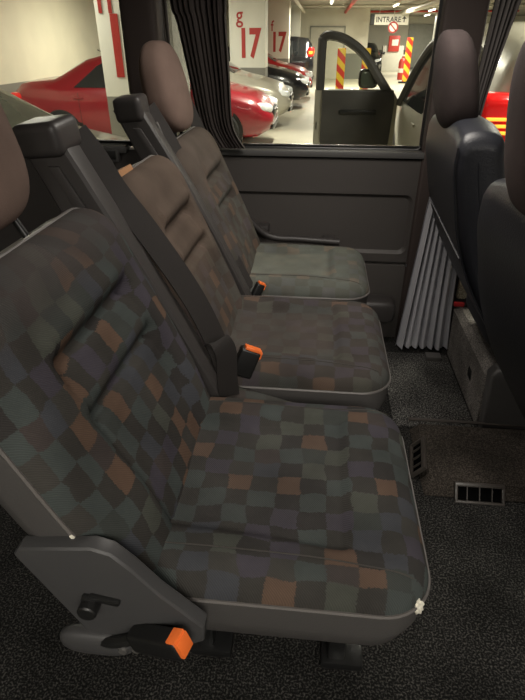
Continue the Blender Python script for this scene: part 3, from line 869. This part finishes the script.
# raised carpeted duct cover with two grilles
t = thing('floor_duct_cover', 'low brown carpeted platform on the floor with two air grilles', 'duct cover', (0, 0, 0))
bm = B()
b2 = bmesh.new()
top = [(.375, 1.125), (1.1, 1.125), (1.1, 1.375), (.375, 1.375)]; bot = [(.342, 1.085), (1.1, 1.085), (1.1, 1.385), (.342, 1.385)]
vt = [b2.verts.new((x, y, .040)) for x, y in top]; vb = [b2.verts.new((x, y, .0)) for x, y in bot]
b2.faces.new(vt); b2.faces.new(vb[::-1])
for i in range(4): b2.faces.new((vb[i], vb[(i + 1) % 4], vt[(i + 1) % 4], vt[i]))
bmesh.ops.bevel(b2, geom=list(b2.edges), offset=.008, segments=3, affect='EDGES')
merge(bm, b2); finish('carpet_top', bm, M['plat'], t)
bm = B(); box(bm, (.72, 1.385, .043), (.76, .012, .006), .002); finish('edge_strip', bm, M['vent'], t)
def grille(L, m):
    bm = B(); box(bm, (0, 0, .052), (L, .012, .012), .003); box(bm, (0, 0, .004), (L, .012, .008), .003)
    for s in (-1, 1): box(bm, (s * (L / 2 - .004), 0, .028), (.008, .012, .05), .002)
    for k in range(1, 4): box(bm, (-L / 2 + L * k / 4, .001, .028), (.0025, .008, .046))
    bmesh.ops.transform(bm, matrix=m, verts=bm.verts); g = finish('air_grille', bm, M['vent'], t)
    bm = B(); box(bm, (0, .006, .028), (L - .012, .006, .042)); bmesh.ops.transform(bm, matrix=m, verts=bm.verts); finish('grille_opening', bm, M['void'], g)
grille(.135, Matrix.Translation((.498, 1.076, -.002)) @ Euler((R(-38), 0, 0)).to_matrix().to_4x4())
grille(.14, Matrix.Translation((.330, 1.225, .004)) @ Euler((R(-38), 0, R(-98))).to_matrix().to_4x4())

# ------------------------------------------------------------------ the garage
GZ = -.5
bm = B(); box(bm, (2, 14, GZ - .05), (40, 60, .1)); structure('ground', bm, M['ground'])
bm = B(); box(bm, (2, 14, 2.35), (40, 60, .1)); structure('garage_ceiling', bm, M['garceil'])
bm = B(); box(bm, (-5.5, 14, .9), (.2, 60, 2.9)); structure('wall_garage_left', bm, M['garwall'])
bm = B(); box(bm, (-1.8, 28.1, .9), (7.6, .2, 2.9)); structure('wall_garage_far', bm, M['garfar'])
bm = B(); box(bm, (7, 38, .9), (22, .2, 2.9)); structure('wall_garage_end', bm, M['garfar'])

def text(name, s, size, loc, parent, mat, sx=1.0, off=0.0, rz=0):
    c = bpy.data.curves.new(name, 'FONT'); c.body = s; c.size = size; c.offset = off; c.extrude = .003
    c.align_x = 'CENTER'; c.resolution_u = 4
    o = bpy.data.objects.new(name, c); col.objects.link(o); o.parent = parent
    o.location = loc; o.rotation_euler = (R(90), 0, rz); o.scale = (sx, 1, 1)
    c.materials.append(mat)
    bpy.context.view_layer.update()
    me = bpy.data.meshes.new_from_object(o.evaluated_get(bpy.context.evaluated_depsgraph_get()))
    q = bpy.data.objects.new(name, me); col.objects.link(q); q.parent = parent; q.location = loc; q.rotation_euler = o.rotation_euler; q.scale = o.scale
    bpy.data.objects.remove(o); q.name = name
    return q

def pillar(x0, x1, y, dep, num, let, label, dx=0):
    w = x1 - x0; r = thing('garage_pillar', label, 'pillar', ((x0 + x1) / 2, y, GZ), 0, 'numbered garage pillars')
    bm = B(); box(bm, (0, dep / 2, 1.4), (w, dep, 2.8), .015); finish('column', bm, M['garpil'], r)
    f = w / .83
    text('number_lettering', num, .80 * f, (.045 * f + dx, -.006, 1.26), r, M['letter'], .66, .028)
    if let: text('letter_lettering', let, .44 * f, (-.17 * f + dx, -.006, 1.86 if let != 'g' else 1.95), r, M['letter'], .85, .004)
    return r
pillar(-2.53, -1.67, 6.6, .7, '17', 'h', 'white garage pillar partly hidden by the dark window post, red number', -.13)
pillar(-2.2, -1.363, 14.0, .7, '17', 'g', 'white garage pillar marked g 17 in red')
pillar(-2.045, -1.21, 21.0, .7, '17', 'f', 'white garage pillar marked f 17 in red')
pillar(-1.62, -1.0, 25.2, .5, '7', None, 'narrow white garage pillar just right of the f pillar')
r = pillar(5.5, 6.3, 31, .6, '10', 'd', 'white garage pillar marked 10 seen far right above the parked car')

# -------- cars
def lerp_tab(tab, x):
    if x <= tab[0][0]: return tab[0][1:]
    for a, b in zip(tab, tab[1:]):
        if x <= b[0]:
            t = (x - a[0]) / (b[0] - a[0]); return tuple(p + (q - p) * t for p, q in zip(a[1:], b[1:]))
    return tab[-1][1:]

SEDAN = dict(L=4.3, tab=[  # x, zlow, zbelt, ztop, wlow, wbelt, wtop
    (-2.15, .42, .62, .66, .62, .66, .60), (-2.08, .30, .86, .98, .76, .80, .68), (-1.80, .24, .90, 1.03, .82, .86, .70), (-1.40, .22, .91, 1.06, .84, .88, .66),
    (-.85, .20, .92, 1.34, .85, .885, .60), (-.35, .20, .92, 1.44, .85, .89, .60), (.10, .20, .91, 1.45, .85, .89, .60), (.45, .20, .90, 1.37, .85, .89, .61),
    (1.05, .20, .86, 1.02, .85, .885, .70), (1.50, .22, .80, .93, .84, .87, .66), (1.92, .24, .70, .82, .78, .82, .58), (2.10, .30, .56, .66, .66, .70, .50), (2.16, .42, .50, .54, .58, .60, .45)],
    wheels=(-1.30, 1.33), wr=.315,
    side=[[(-1.02, .95), (-.62, 1.27), (-.28, 1.36), (-.28, .95)], [(-.22, .95), (-.22, 1.37), (.10, 1.375), (.42, 1.28), (.93, .94)]],
    ws=(.50, 1.02), rs=(-1.32, -.88))
SUV = dict(L=4.5, tab=[
    (-2.25, .45, .80, .90, .70, .74, .66), (-2.20, .34, 1.00, 1.50, .80, .86, .64), (-2.05, .30, 1.05, 1.64, .86, .90, .66), (-1.5, .28, 1.06, 1.70, .88, .92, .66),
    (-.4, .26, 1.05, 1.72, .88, .92, .66), (.25, .26, 1.03, 1.66, .88, .92, .66), (.95, .26, .99, 1.16, .88, .92, .72), (1.5, .28, .93, 1.06, .87, .90, .66), (2.0, .30, .82, .92, .80, .84, .58), (2.2, .36, .66, .74, .68, .72, .50), (2.26, .46, .58, .62, .58, .62, .45)],
    wheels=(-1.36, 1.38), wr=.36,
    side=[[(-1.95, 1.10), (-1.75, 1.52), (-1.15, 1.58), (-1.15, 1.10)], [(-1.08, 1.10), (-1.08, 1.59), (-.42, 1.60), (-.42, 1.08)]],
    ws=(.32, .92), rs=(-2.19, -2.06))

def make_car(label, spec, paint, loc, rz, group=None, glassmat='carglass', parts=True, grille_mat=None):
    r = thing('parked_car', label, 'car', loc, rz, group)
    tab = spec['tab']
    xs = []
    for a, b in zip(tab, tab[1:]):
        n = max(1, int((b[0] - a[0]) / .12)); xs += [a[0] + (b[0] - a[0]) * i / n for i in range(n)]
    xs.append(tab[-1][0])
    def smooth_at(x):
        vals = [lerp_tab(tab, x + d) for d in (-.06, 0, .06)]
        e = min(1, min(x - tab[0][0], tab[-1][0] - x) / .06)
        m = lerp_tab(tab, x); return tuple(m_ * (1 - e) + e * sum(v[i] for v in vals) / 3 for i, m_ in enumerate(m))
    def ring(x):
        zl, zb, zt, wl, wb, wt = smooth_at(x)
        h = []
        h.append((0, zl)); h.append((wl * .9, zl)); h.append((wl, zl + .06)); h.append((wl + (wb - wl) * .8, zl + (zb - zl) * .45))
        h.append((wb, zl + (zb - zl) * .72)); h.append((wb - .01, zb - .02)); h.append((wb - .035, zb + .012 if zt - zb > .2 else zb + (zt - zb) * .3))
        h.append((wt + (wb - .04 - wt) * .4, zb + (zt - zb) * .62)); h.append((wt + .02, zt - (zt - zb) * .12)); h.append((wt - .06, zt - .008)); h.append((wt * .5, zt + .012)); h.append((0, zt + .02))
        return h
    bm = B(); rings = []
    for x in xs:
        h = ring(x); full = [(x, -y, z) for y, z in h] + [(x, y, z) for y, z in h[-2:0:-1]]
        rings.append([bm.verts.new(p) for p in full])
    n = len(rings[0])
    for a, b in zip(rings, rings[1:]):
        for i in range(n): bm.faces.new((a[i], a[(i + 1) % n], b[(i + 1) % n], b[i]))
    bm.faces.new(rings[0][::-1]); bm.faces.new(rings[-1])
    body = finish('body', bm, M[paint], r, ang=60)
    def side_y(x, z):
        h = ring(x)
        for (y0, z0), (y1, z1) in zip(h[1:], h[2:]):
            if z0 <= z <= z1 and z1 > z0: return y0 + (y1 - y0) * (z - z0) / (z1 - z0)
        return h[-3][0]
    # side glass
    for poly in spec['side']:
        for s in (-1, 1):
            bm = B()
            x0 = min(p[0] for p in poly); x1 = max(p[0] for p in poly)
            N = 10; cols = []
            def rng(x):
                zs = []
                for (ax, az), (bx, bz) in zip(poly, poly[1:] + poly[:1]):
                    if abs(ax - bx) < 1e-6:
                        if abs(ax - x) < 1e-4: zs += [az, bz]
                    elif min(ax, bx) - 1e-6 <= x <= max(ax, bx) + 1e-6: zs.append(az + (bz - az) * (x - ax) / (bx - ax))
                return min(zs), max(zs)
            for i in range(N + 1):
                x = x0 + (x1 - x0) * i / N; lo, hi = rng(x)
                cols.append([bm.verts.new((x, s * (side_y(x, lo + (hi - lo) * k / 4) + .006), lo + (hi - lo) * k / 4)) for k in range(5)])
            for a, b in zip(cols, cols[1:]):
                for k in range(4):
                    try: bm.faces.new((a[k], a[k + 1], b[k + 1], b[k]))
                    except ValueError: pass
            finish('side_window', bm, M['carglass'], r, ang=60)
    for nm, (xa, xb), gm in (('windscreen', spec['ws'], glassmat), ('rear_window', spec['rs'], 'carglass')):
        bm = B(); cols = []
        for i in range(9):
            x = xa + (xb - xa) * i / 8; h = ring(x)
            if nm == 'rear_window' and xa < -2.1:
                zz = 1.12 + .40 * i / 8; w = .64
                xx = -2.225 + .10 * i / 8
                cols.append([bm.verts.new((xx - .012, w * k / 4, zz)) for k in range(-4, 5)]); continue
            yy = [-h[8][0], -h[9][0], -h[10][0], 0, h[10][0], h[9][0], h[8][0]]; zz = [h[8][1], h[9][1], h[10][1], h[11][1], h[10][1], h[9][1], h[8][1]]
            cols.append([bm.verts.new((x + .006 * (1 if nm == 'windscreen' else -1), y * .94, z + .008)) for y, z in zip(yy, zz)])
        for a, b in zip(cols, cols[1:]):
            for k in range(len(a) - 1): bm.faces.new((a[k], a[k + 1], b[k + 1], b[k]))
        finish(nm, bm, M[gm], r, ang=80)
    # wheels
    wr = spec['wr']
    for wx in spec['wheels']:
        for s in (-1, 1):
            y = lerp_tab(tab, wx)[4] - .015
            bm = B(); lathe(bm, [(.0, s * (y + .001)), (wr + .055, s * (y + .001)), (wr + .055, s * (y - .16)), (0, s * (y - .16))], (wx, 0, wr + .01), 'y', 32)
            finish('wheel_arch', bm, M['black'], r)
            bm = B(); lathe(bm, [(wr * .62, s * (y + .0)), (wr * .72, s * (y + .028)), (wr * .94, s * (y + .028)), (wr, s * (y + .01)), (wr, s * (y - .15)), (wr * .5, s * (y - .15))], (wx, 0, wr), 'y', 32)
            w = finish('wheel', bm, M['tyre'], r)
            bm = B(); lathe(bm, [(wr * .64, s * (y + .018)), (wr * .70, s * (y + .024)), (wr * .70, s * (y - .02)), (wr * .60, s * (y - .02)), (wr * .64, s * (y + .018))], (wx, 0, wr), 'y', 32, False)
            for k in range(5):
                a = 2 * math.pi * k / 5 + .3
                box(bm, (wx + wr * .33 * math.cos(a), s * (y + .006), wr + wr * .33 * math.sin(a)), (wr * .70, .022, wr * .17), .006, rot=(0, -a, 0))
            lathe(bm, [(0, s * (y + .02)), (wr * .16, s * (y + .018)), (wr * .18, s * (y - .01))], (wx, 0, wr), 'y', 16)
            finish('alloy_rim', bm, M['rim'], w)
    xe = tab[-1][0]; hd = .66 if spec is SEDAN else .80
    # lamps, grille, bumper line, plates, mirrors, handles
    for s in (-1, 1):
        bm = B(); x0 = xe - .20
        superblob(bm, (x0 - .02, s * .60, hd), (.17, .15, .075), .6, .6, 24, 12, lambda p: Vector((p.x - abs(p.y) * 0 - s * p.y * .55, p.y, p.z + .12 * p.y * s)))
        finish('headlamp', bm, M['lamp'], r, ang=80)
        bm = B()
        if spec is SUV: superblob(bm, (tab[0][0] + .12, s * .79, 1.20), (.12, .115, .15), .4, .4, 24, 12)
        else: superblob(bm, (tab[0][0] + .13, s * .68, .80), (.15, .15, .07), .5, .5, 24, 12)
        tl = finish('tail_lamp', bm, M['tail'], r, ang=80)
        if spec is SUV:
            for k in range(3):
                bm = B(); box(bm, (tab[0][0] - .002, s * .79, 1.15 + .036 * k), (.012, .15, .018), .004); box(bm, (tab[0][0] + .12, s * .906, 1.15 + .036 * k), (.15, .012, .018), .004); finish('lit_bar', bm, M['tailyellow'], tl)
        bm = B(); mx = 1.0 if spec is SUV else .80; mz = 1.12 if spec is SUV else .98
        if not (spec is SUV and s > 0):
            superblob(bm, (mx, s * (.98), mz), (.07, .10, .07), .6, .6, 20, 10); box(bm, (mx + .02, s * .89, mz - .03), (.05, .12, .03), .008); finish('mirror', bm, M[paint], r, ang=80)
        for hx in ((-.15, -1.0) if spec is SUV else (-.10, .0)[:1] + (-.95,)):
            bm = B(); z = .92 if spec is SUV else .80
            box(bm, (hx, s * (side_y(hx, z) + .015), z), (.17, .02, .025), .007); finish('door_handle', bm, M[paint], r)
    bm = B(); superblob(bm, (xe - .07, 0, hd - .10), (.09, .42, .075), .4, .4, 24, 12); finish('grille', bm, M['black'], r, ang=80)
    bm = B(); superblob(bm, (xe - .055, 0, hd - .29), (.07, .56, .055), .4, .4, 24, 12); finish('lower_intake', bm, M['black'], r, ang=80)
    bm = B(); tube(bm, [(xe - .005, -.36, hd - .075), (xe + .018, 0, hd - .07), (xe - .005, .36, hd - .075)], .010, 8); finish('grille_bar', bm, M['chrome'], r)
    bm = B(); lathe(bm, [(0, .018), (.05, .016), (.055, 0)], (xe + .02, 0, hd - .08), 'x', 20); finish('badge', bm, M['chrome'], r)
    # door shut lines
    for lx in ((-.45, .22) if spec is SUV else (-.25, -.95, .95)):
        bm = B()
        tube(bm, [(lx, -(side_y(lx, z) + .002), z) for z in (.35, .5, .65, .8, .88)], .004, 6)
        finish('shut_line', bm, M['black'], r)
    bm = B(); tube(bm, smooth_path([(-.75, 0, tab[4][3] + .05), (-.80, 0, tab[4][3] + .09), (-.86, 0, tab[4][3] + .12)], 4), .008, 6); finish('antenna', bm, M['black'], r)
    return r

make_car('dark red saloon parked side-on behind the numbered pillar', SEDAN, 'redpaint', (-2.92, 9.75, GZ), 0)
make_car('grey saloon with sloping windscreen parked right beside the rear window', SEDAN, 'greige', (-3.17, 3.98, GZ), 0, glassmat='silverglass').scale = (1, 1, .965)
make_car('silver saloon nose just beyond the red car, in front of pillar g', SEDAN, 'silver', (-2.78, 12.3, GZ), 0)
make_car('black car nose parked between pillars g and f', SEDAN, 'blackpaint', (-2.50, 15.9, GZ), 0)
make_car('bright red car nose just beyond the black car', SEDAN, 'redpaint2', (-2.45, 18.6, GZ), 0)
make_car('dark people carrier with red tail lamp parked past pillar f', SUV, 'blackpaint', (-2.6, 23.3, GZ), R(180), glassmat='silverglass')
make_car('dark car far off under the hanging entrance sign', SEDAN, 'blackpaint', (2.2, 33.2, GZ), R(-90))
suv = make_car('silver tall car with open front door and lit tail lamp beyond the window', SUV, 'silver', (1.80, 5.55, GZ), R(90))
# dark front door opening on its left side, and the open door
bm = B()
P = [(.96, 1.03), (.62, 1.32), (.20, 1.53), (-.10, 1.60), (-.42, 1.63), (-.40, 1.03)]
def yy_(z): return .905 - .12 * (z - 1.03) / .6
va = [bm.verts.new((x, yy_(z), z)) for x, z in P]; vb_ = [bm.verts.new((x, yy_(z) - .14, z)) for x, z in P]
bm.faces.new(va); bm.faces.new(vb_[::-1])
for i in range(len(P)): bm.faces.new((va[i], va[(i + 1) % len(P)], vb_[(i + 1) % len(P)], vb_[i]))
finish('door_opening', bm, M['carglass'], suv, ang=20)
bm = B(); tube(bm, smooth_path([(x, yy_(z) + .01, z) for x, z in [(1.0, .98)] + P[:5]], 6), .035, 8)
finish('roof_pillar', bm, M['doortrim'], suv)
# open door: local frame of the car: x forward, y left.  hinge at x=.98, y=.92 -> door extends to +y
d = B()
def yz(y, z): return (y, z)
DO = [(.94, .50), (.97, .44), (1.05, .40), (1.80, .40), (1.85, .44), (1.87, .55), (1.87, 1.66), (1.84, 1.69), (1.70, 1.69), (1.50, 1.64), (1.30, 1.50), (1.10, 1.24), (.96, 1.06), (.94, 1.0)]
WI = [(1.17, 1.15), (1.27, 1.30), (1.42, 1.46), (1.58, 1.55), (1.70, 1.60), (1.76, 1.60), (1.775, 1.58), (1.775, 1.15)]
def ring_face(bm, outer, inner, x):
    pass
# panel below the waist and window frame as separate parts
low = [p for p in DO if p[1] <= 1.13] ; 
lowpoly = [(.94, .50), (.97, .44), (1.05, .40), (1.80, .40), (1.85, .44), (1.87, .55), (1.87, 1.13), (1.01, 1.13), (.94, 1.03)]
prism(d, lowpoly, .99, 1.06, 'x', .012, 3)
dr = finish('open_door', d, M['silver'], suv)
d = B(); prism(d, [(1.00, .56), (1.05, .49), (1.10, .47), (1.70, .47), (1.76, .51), (1.79, .58), (1.79, 1.125), (1.00, 1.125), (.98, 1.0)], .955, .995, 'x', .014, 3)
finish('door_trim', d, M['doortrim'], dr)
d = B(); box(d, (.955, 1.38, .90), (.04, .42, .05), .015); finish('armrest', d, M['black'], dr)
d = B(); tube(d, smooth_path([(1.02, 1.815, 1.12), (1.02, 1.815, 1.55), (1.02, 1.80, 1.625), (1.02, 1.72, 1.645), (1.02, 1.55, 1.60), (1.02, 1.35, 1.465), (1.02, 1.17, 1.24), (1.02, 1.04, 1.08)], 8), .048, 8)
finish('window_frame', d, M['doortrim'], dr)
d = B(); prism(d, WI, 1.02, 1.024, 'x'); finish('door_pane', d, M['glass'], dr)
d = B(); superblob(d, (1.14, 1.28, 1.23), (.06, .11, .10), .5, .5, 24, 12); dm = finish('door_mirror', d, M['black'], dr, ang=80)
d = B(); superblob(d, (1.085, 1.28, 1.23), (.012, .085, .078), .4, .5, 24, 10); finish('mirror_glass', d, M['silverglass'], dm, ang=80)
d = B(); box(d, (1.0, 1.84, .75), (.02, .02, .09), .004); finish('lock_striker', d, M['black'], dr)

# -------- posts, signs, pipes, lights
def post(x, y, h, label):
    r = thing('striped_post', label, 'post', (x, y, GZ), 0, 'red and yellow striped posts')
    bm = B(); box(bm, (0, 0, .03), (.55, .30, .06), .02); finish('post_base', bm, M['tyre'], r)
    bm = B(); box(bm, (0, 0, h / 2 + .03), (.26, .05, h), .02); finish('striped_board', bm, M['stripe'], r)
post(.58, 19, 1.35, 'left of two striped posts seen through the open car door window')
post(1.36, 19, 1.35, 'right of two striped posts seen through the open car door window')
post(3.55, 25.5, 1.65, 'striped post standing clear to the right of the open car door')
# white door
r = thing('steel_door', 'tall pale door in the far garage wall left of the open car door', 'door', (.0, 27.98, GZ)); 
bm = B(); box(bm, (.15, 0, 1.03), (1.5, .04, 2.06), .01); finish('door_leaf', bm, M['doorw'], r)
bm = B(); box(bm, (-.63, 0, 1.04), (.06, .07, 2.12)); box(bm, (.93, 0, 1.04), (.06, .07, 2.12)); box(bm, (.15, 0, 2.11), (1.62, .07, .06)); finish('door_frame', bm, M['greydoor'], r)
# hanging sign
r = thing('hanging_sign', 'white hanging sign reading INTRARE near the ceiling', 'sign', (2.75, 26, 1.62))
bm = B(); box(bm, (0, 0, .2), (1.40, .06, .38), .01); finish('sign_panel', bm, M['signw'], r)
bm = B(); box(bm, (-.78, 0, .2), (.18, .06, .38), .01); finish('sign_end', bm, M['letterd'], r)
text('lettering', 'INTRARE', .27, (-.12, -.035, .11), r, M['letterd'], .95, .004)
bm = B(); prism(bm, [(.50, .10), (.54, .10), (.54, .22), (.62, .22), (.52, .32), (.42, .22), (.50, .22)], -.036, -.03, 'y'); finish('arrow', bm, M['letterd'], r)
bm = B(); 
for x in (-.5, .5): tube(bm, [(x, 0, .38), (x, 0, .70)], .012, 6)
finish('hanger', bm, M['pipe'], r)
r = thing('round_sign', 'round red-rimmed prohibition sign under the hanging sign', 'sign', (2.83, 25.8, 1.54))
bm = B(); lathe(bm, [(0, -.01), (.20, -.01), (.20, .01), (0, .01)], (0, 0, 0), 'y', 28); finish('sign_disc', bm, M['signw'], r)
bm = B(); lathe(bm, [(.15, -.018), (.21, -.018), (.21, -.008), (.15, -.008), (.15, -.018)], (0, 0, 0), 'y', 28, False); box(bm, (0, -.014, 0), (.36, .008, .05), rot=(0, R(45), 0)); finish('red_rim', bm, M['letter'], r)
bm = B(); tube(bm, [(0, .015, .0), (0, .02, .35), (0, .02, .76)], .015, 6); finish('sign_bracket', bm, M['pipe'], r)
r = thing('hydrant_cabinet', 'red fire hydrant cabinet on the far grey wall', 'cabinet', (4.05, 35.5, .55))
bm = B(); box(bm, (0, 0, .35), (.62, .22, .80), .02); finish('cabinet_body', bm, M['pipered'], r)
bm = B(); box(bm, (.05, -.115, .40), (.36, .01, .30), .01); finish('cabinet_window', bm, M['signw'], r)
bm = B(); box(bm, (0, .25, -.4), (1.2, .5, 1.3), .02); finish('cabinet_stand', bm, M['doorw'], r)
r = thing('fire_extinguisher', 'red extinguisher standing on the garage floor beside the striped post', 'extinguisher', (3.62, 27.5, GZ))
bm = B(); lathe(bm, [(.12, 0), (.17, .02), (.17, .72), (.12, .84), (.05, .88), (.05, .95)], (0, 0, 0), 'z', 20); finish('cylinder_body', bm, M['pipered'], r)
bm = B(); lathe(bm, [(.172, .3), (.174, .31), (.174, .46), (.172, .47)], (0, 0, 0), 'z', 20); box(bm, (0, 0, .98), (.22, .06, .06), .01); finish('valve', bm, M['signw'], r)
# grey shutter panel on the end wall
bm = B(); box(bm, (6.2, 37.85, .75), (2.2, .1, 2.3), .02)
tag(finish('grey_shutter', bm, M['greydoor']), 'grey panel on the far end wall behind the striped post', 'panel')
# ceiling pipes and fittings
for i, (x, y0, y1, z, rr_, m, lab) in enumerate([(-.9, 8, 27, 2.12, .05, 'pipe', 'pale pipe running along the garage ceiling above the pillars'), (.9, 12, 37, 2.16, .06, 'pipered', 'red sprinkler pipe along the garage ceiling'), (3.2, 10, 37, 2.05, .09, 'pipe', 'thick pale pipe along the garage ceiling near the hanging sign')]):
    bm = B(); tube(bm, [(x, y0, z), (x, y1, z)], rr_, 10); tag(finish('ceiling_pipe', bm, M[m]), lab, 'pipe')
for i, (y, m, z) in enumerate(((19, 'pipe', 2.255), (25.0, 'pipe', 2.255), (30, 'pipered', 2.255))):
    bm = B(); tube(bm, [(-1.0, y, z), (9, y, z)], .045, 10); tag(finish('cross_pipe', bm, M[m]), ['nearer pale cross pipe under the garage ceiling', 'farther pale cross pipe under the garage ceiling', 'red cross pipe under the garage ceiling far off'][i], 'pipe')
# ceiling luminaires: modelled fittings with real lamps
def luminaire(x, y, L, power, seen=True, lab=None, rz=0):
    r = thing('tube_light', lab, 'ceiling light', (x, y, 2.2), rz, 'garage ceiling tube lights')
    bm = B(); box(bm, (0, 0, .05), (.16, L, .07), .01); finish('housing', bm, M['signw'], r)
    bm = B(); tube(bm, [(0, -L / 2 + .03, -.005), (0, L / 2 - .03, -.005)], .022, 10); finish('lamp_tube', bm, M['tube'], r)
    ld = bpy.data.lights.new('tube_lamp', 'AREA'); ld.shape = 'RECTANGLE'; ld.size = .3; ld.size_y = L; ld.energy = power * (1.75 if y > 0 else 1); ld.color = (1, .95, .84)
    lo = bpy.data.objects.new('tube_lamp', ld); col.objects.link(lo); lo.parent = r; lo.location = (0, 0, -.05)
LM = [(.2, -1.6, 1.5, 45, 'tube light behind the camera over the van'), (1.8, 3.2, 1.5, 70, 'tube light over the silver tall car'), (-3.6, 6.3, 1.5, 60, 'tube light over the grey saloon'),
      (-.2, 9.0, 1.5, 110, 'tube light over the red saloon aisle'), (-3.4, 11.5, 1.5, 80, 'tube light over the parked row'), (.9, 15.5, 1.5, 130, 'tube light midway along the garage aisle'),
      (.2, 21.5, 1.5, 130, 'lit tube light near the pale steel door'), (2.6, 23.5, 1.5, 130, 'lit tube light just left above the hanging sign'), (4.6, 27.5, 1.5, 150, 'lit tube light right of the hanging sign'), (5.3, 33, 1.5, 150, 'farthest lit tube light at the end wall')]
for x, y, L_, pw, lab in LM: luminaire(x, y, L_, pw, True, lab)

# unseen fill lamp added on the headliner to brighten the seats
r = thing('added_fill_lamp', 'small unseen fill lamp added on the van headliner', 'lamp', (.12, 1.35, 1.429))
bm = B(); box(bm, (0, 0, -.008), (.20, .10, .016), .006); finish('fill_lens', bm, M['signw'], r)
ld = bpy.data.lights.new('added_fill_light', 'AREA'); ld.shape = 'RECTANGLE'; ld.size = .5; ld.size_y = .3; ld.energy = 8.0; ld.color = (1, .93, .84)
lo = bpy.data.objects.new('added_fill_light', ld); col.objects.link(lo); lo.parent = r; lo.location = (0, 0, -.03)
# bright open doorway side: garage lights on the camera side
for (x, y, z, pw, sz, tgt) in ((1.2, -1.7, 2.1, 30, 1.6, (-.1, .8, .4)), (-1.2, -1.9, 2.1, 8, 1.2, (-.2, .6, .5))):
    ld = bpy.data.lights.new('aisle_light', 'AREA'); ld.shape = 'RECTANGLE'; ld.size = sz; ld.size_y = .4; ld.energy = pw; ld.color = (1, .94, .85)
    lo = bpy.data.objects.new('aisle_light', ld); col.objects.link(lo); lo.location = (x, y, z)
    lo.rotation_euler = (Vector(tgt) - Vector((x, y, z))).to_track_quat('-Z', 'Y').to_euler()

w = bpy.data.worlds.new('World'); scene.world = w; w.use_nodes = True
bg = w.node_tree.nodes['Background']; bg.inputs[0].default_value = (1, .95, .86, 1); bg.inputs[1].default_value = .35

# ------------------------------------------------------------------ camera
cd = bpy.data.cameras.new('Camera'); cam = bpy.data.objects.new('Camera', cd); col.objects.link(cam)
cd.sensor_fit = 'VERTICAL'; cd.sensor_height = 24; cd.lens = 24 * 519 / 700
cd.clip_start = .02; cd.clip_end = 200
cam.location = (0, 0, 1.11); cam.rotation_euler = (R(90 - 30.9), 0, R(5.8))
scene.camera = cam
scene.view_settings.view_transform = 'Standard'; scene.view_settings.look = 'None'
scene.view_settings.exposure = 0; scene.view_settings.gamma = 1
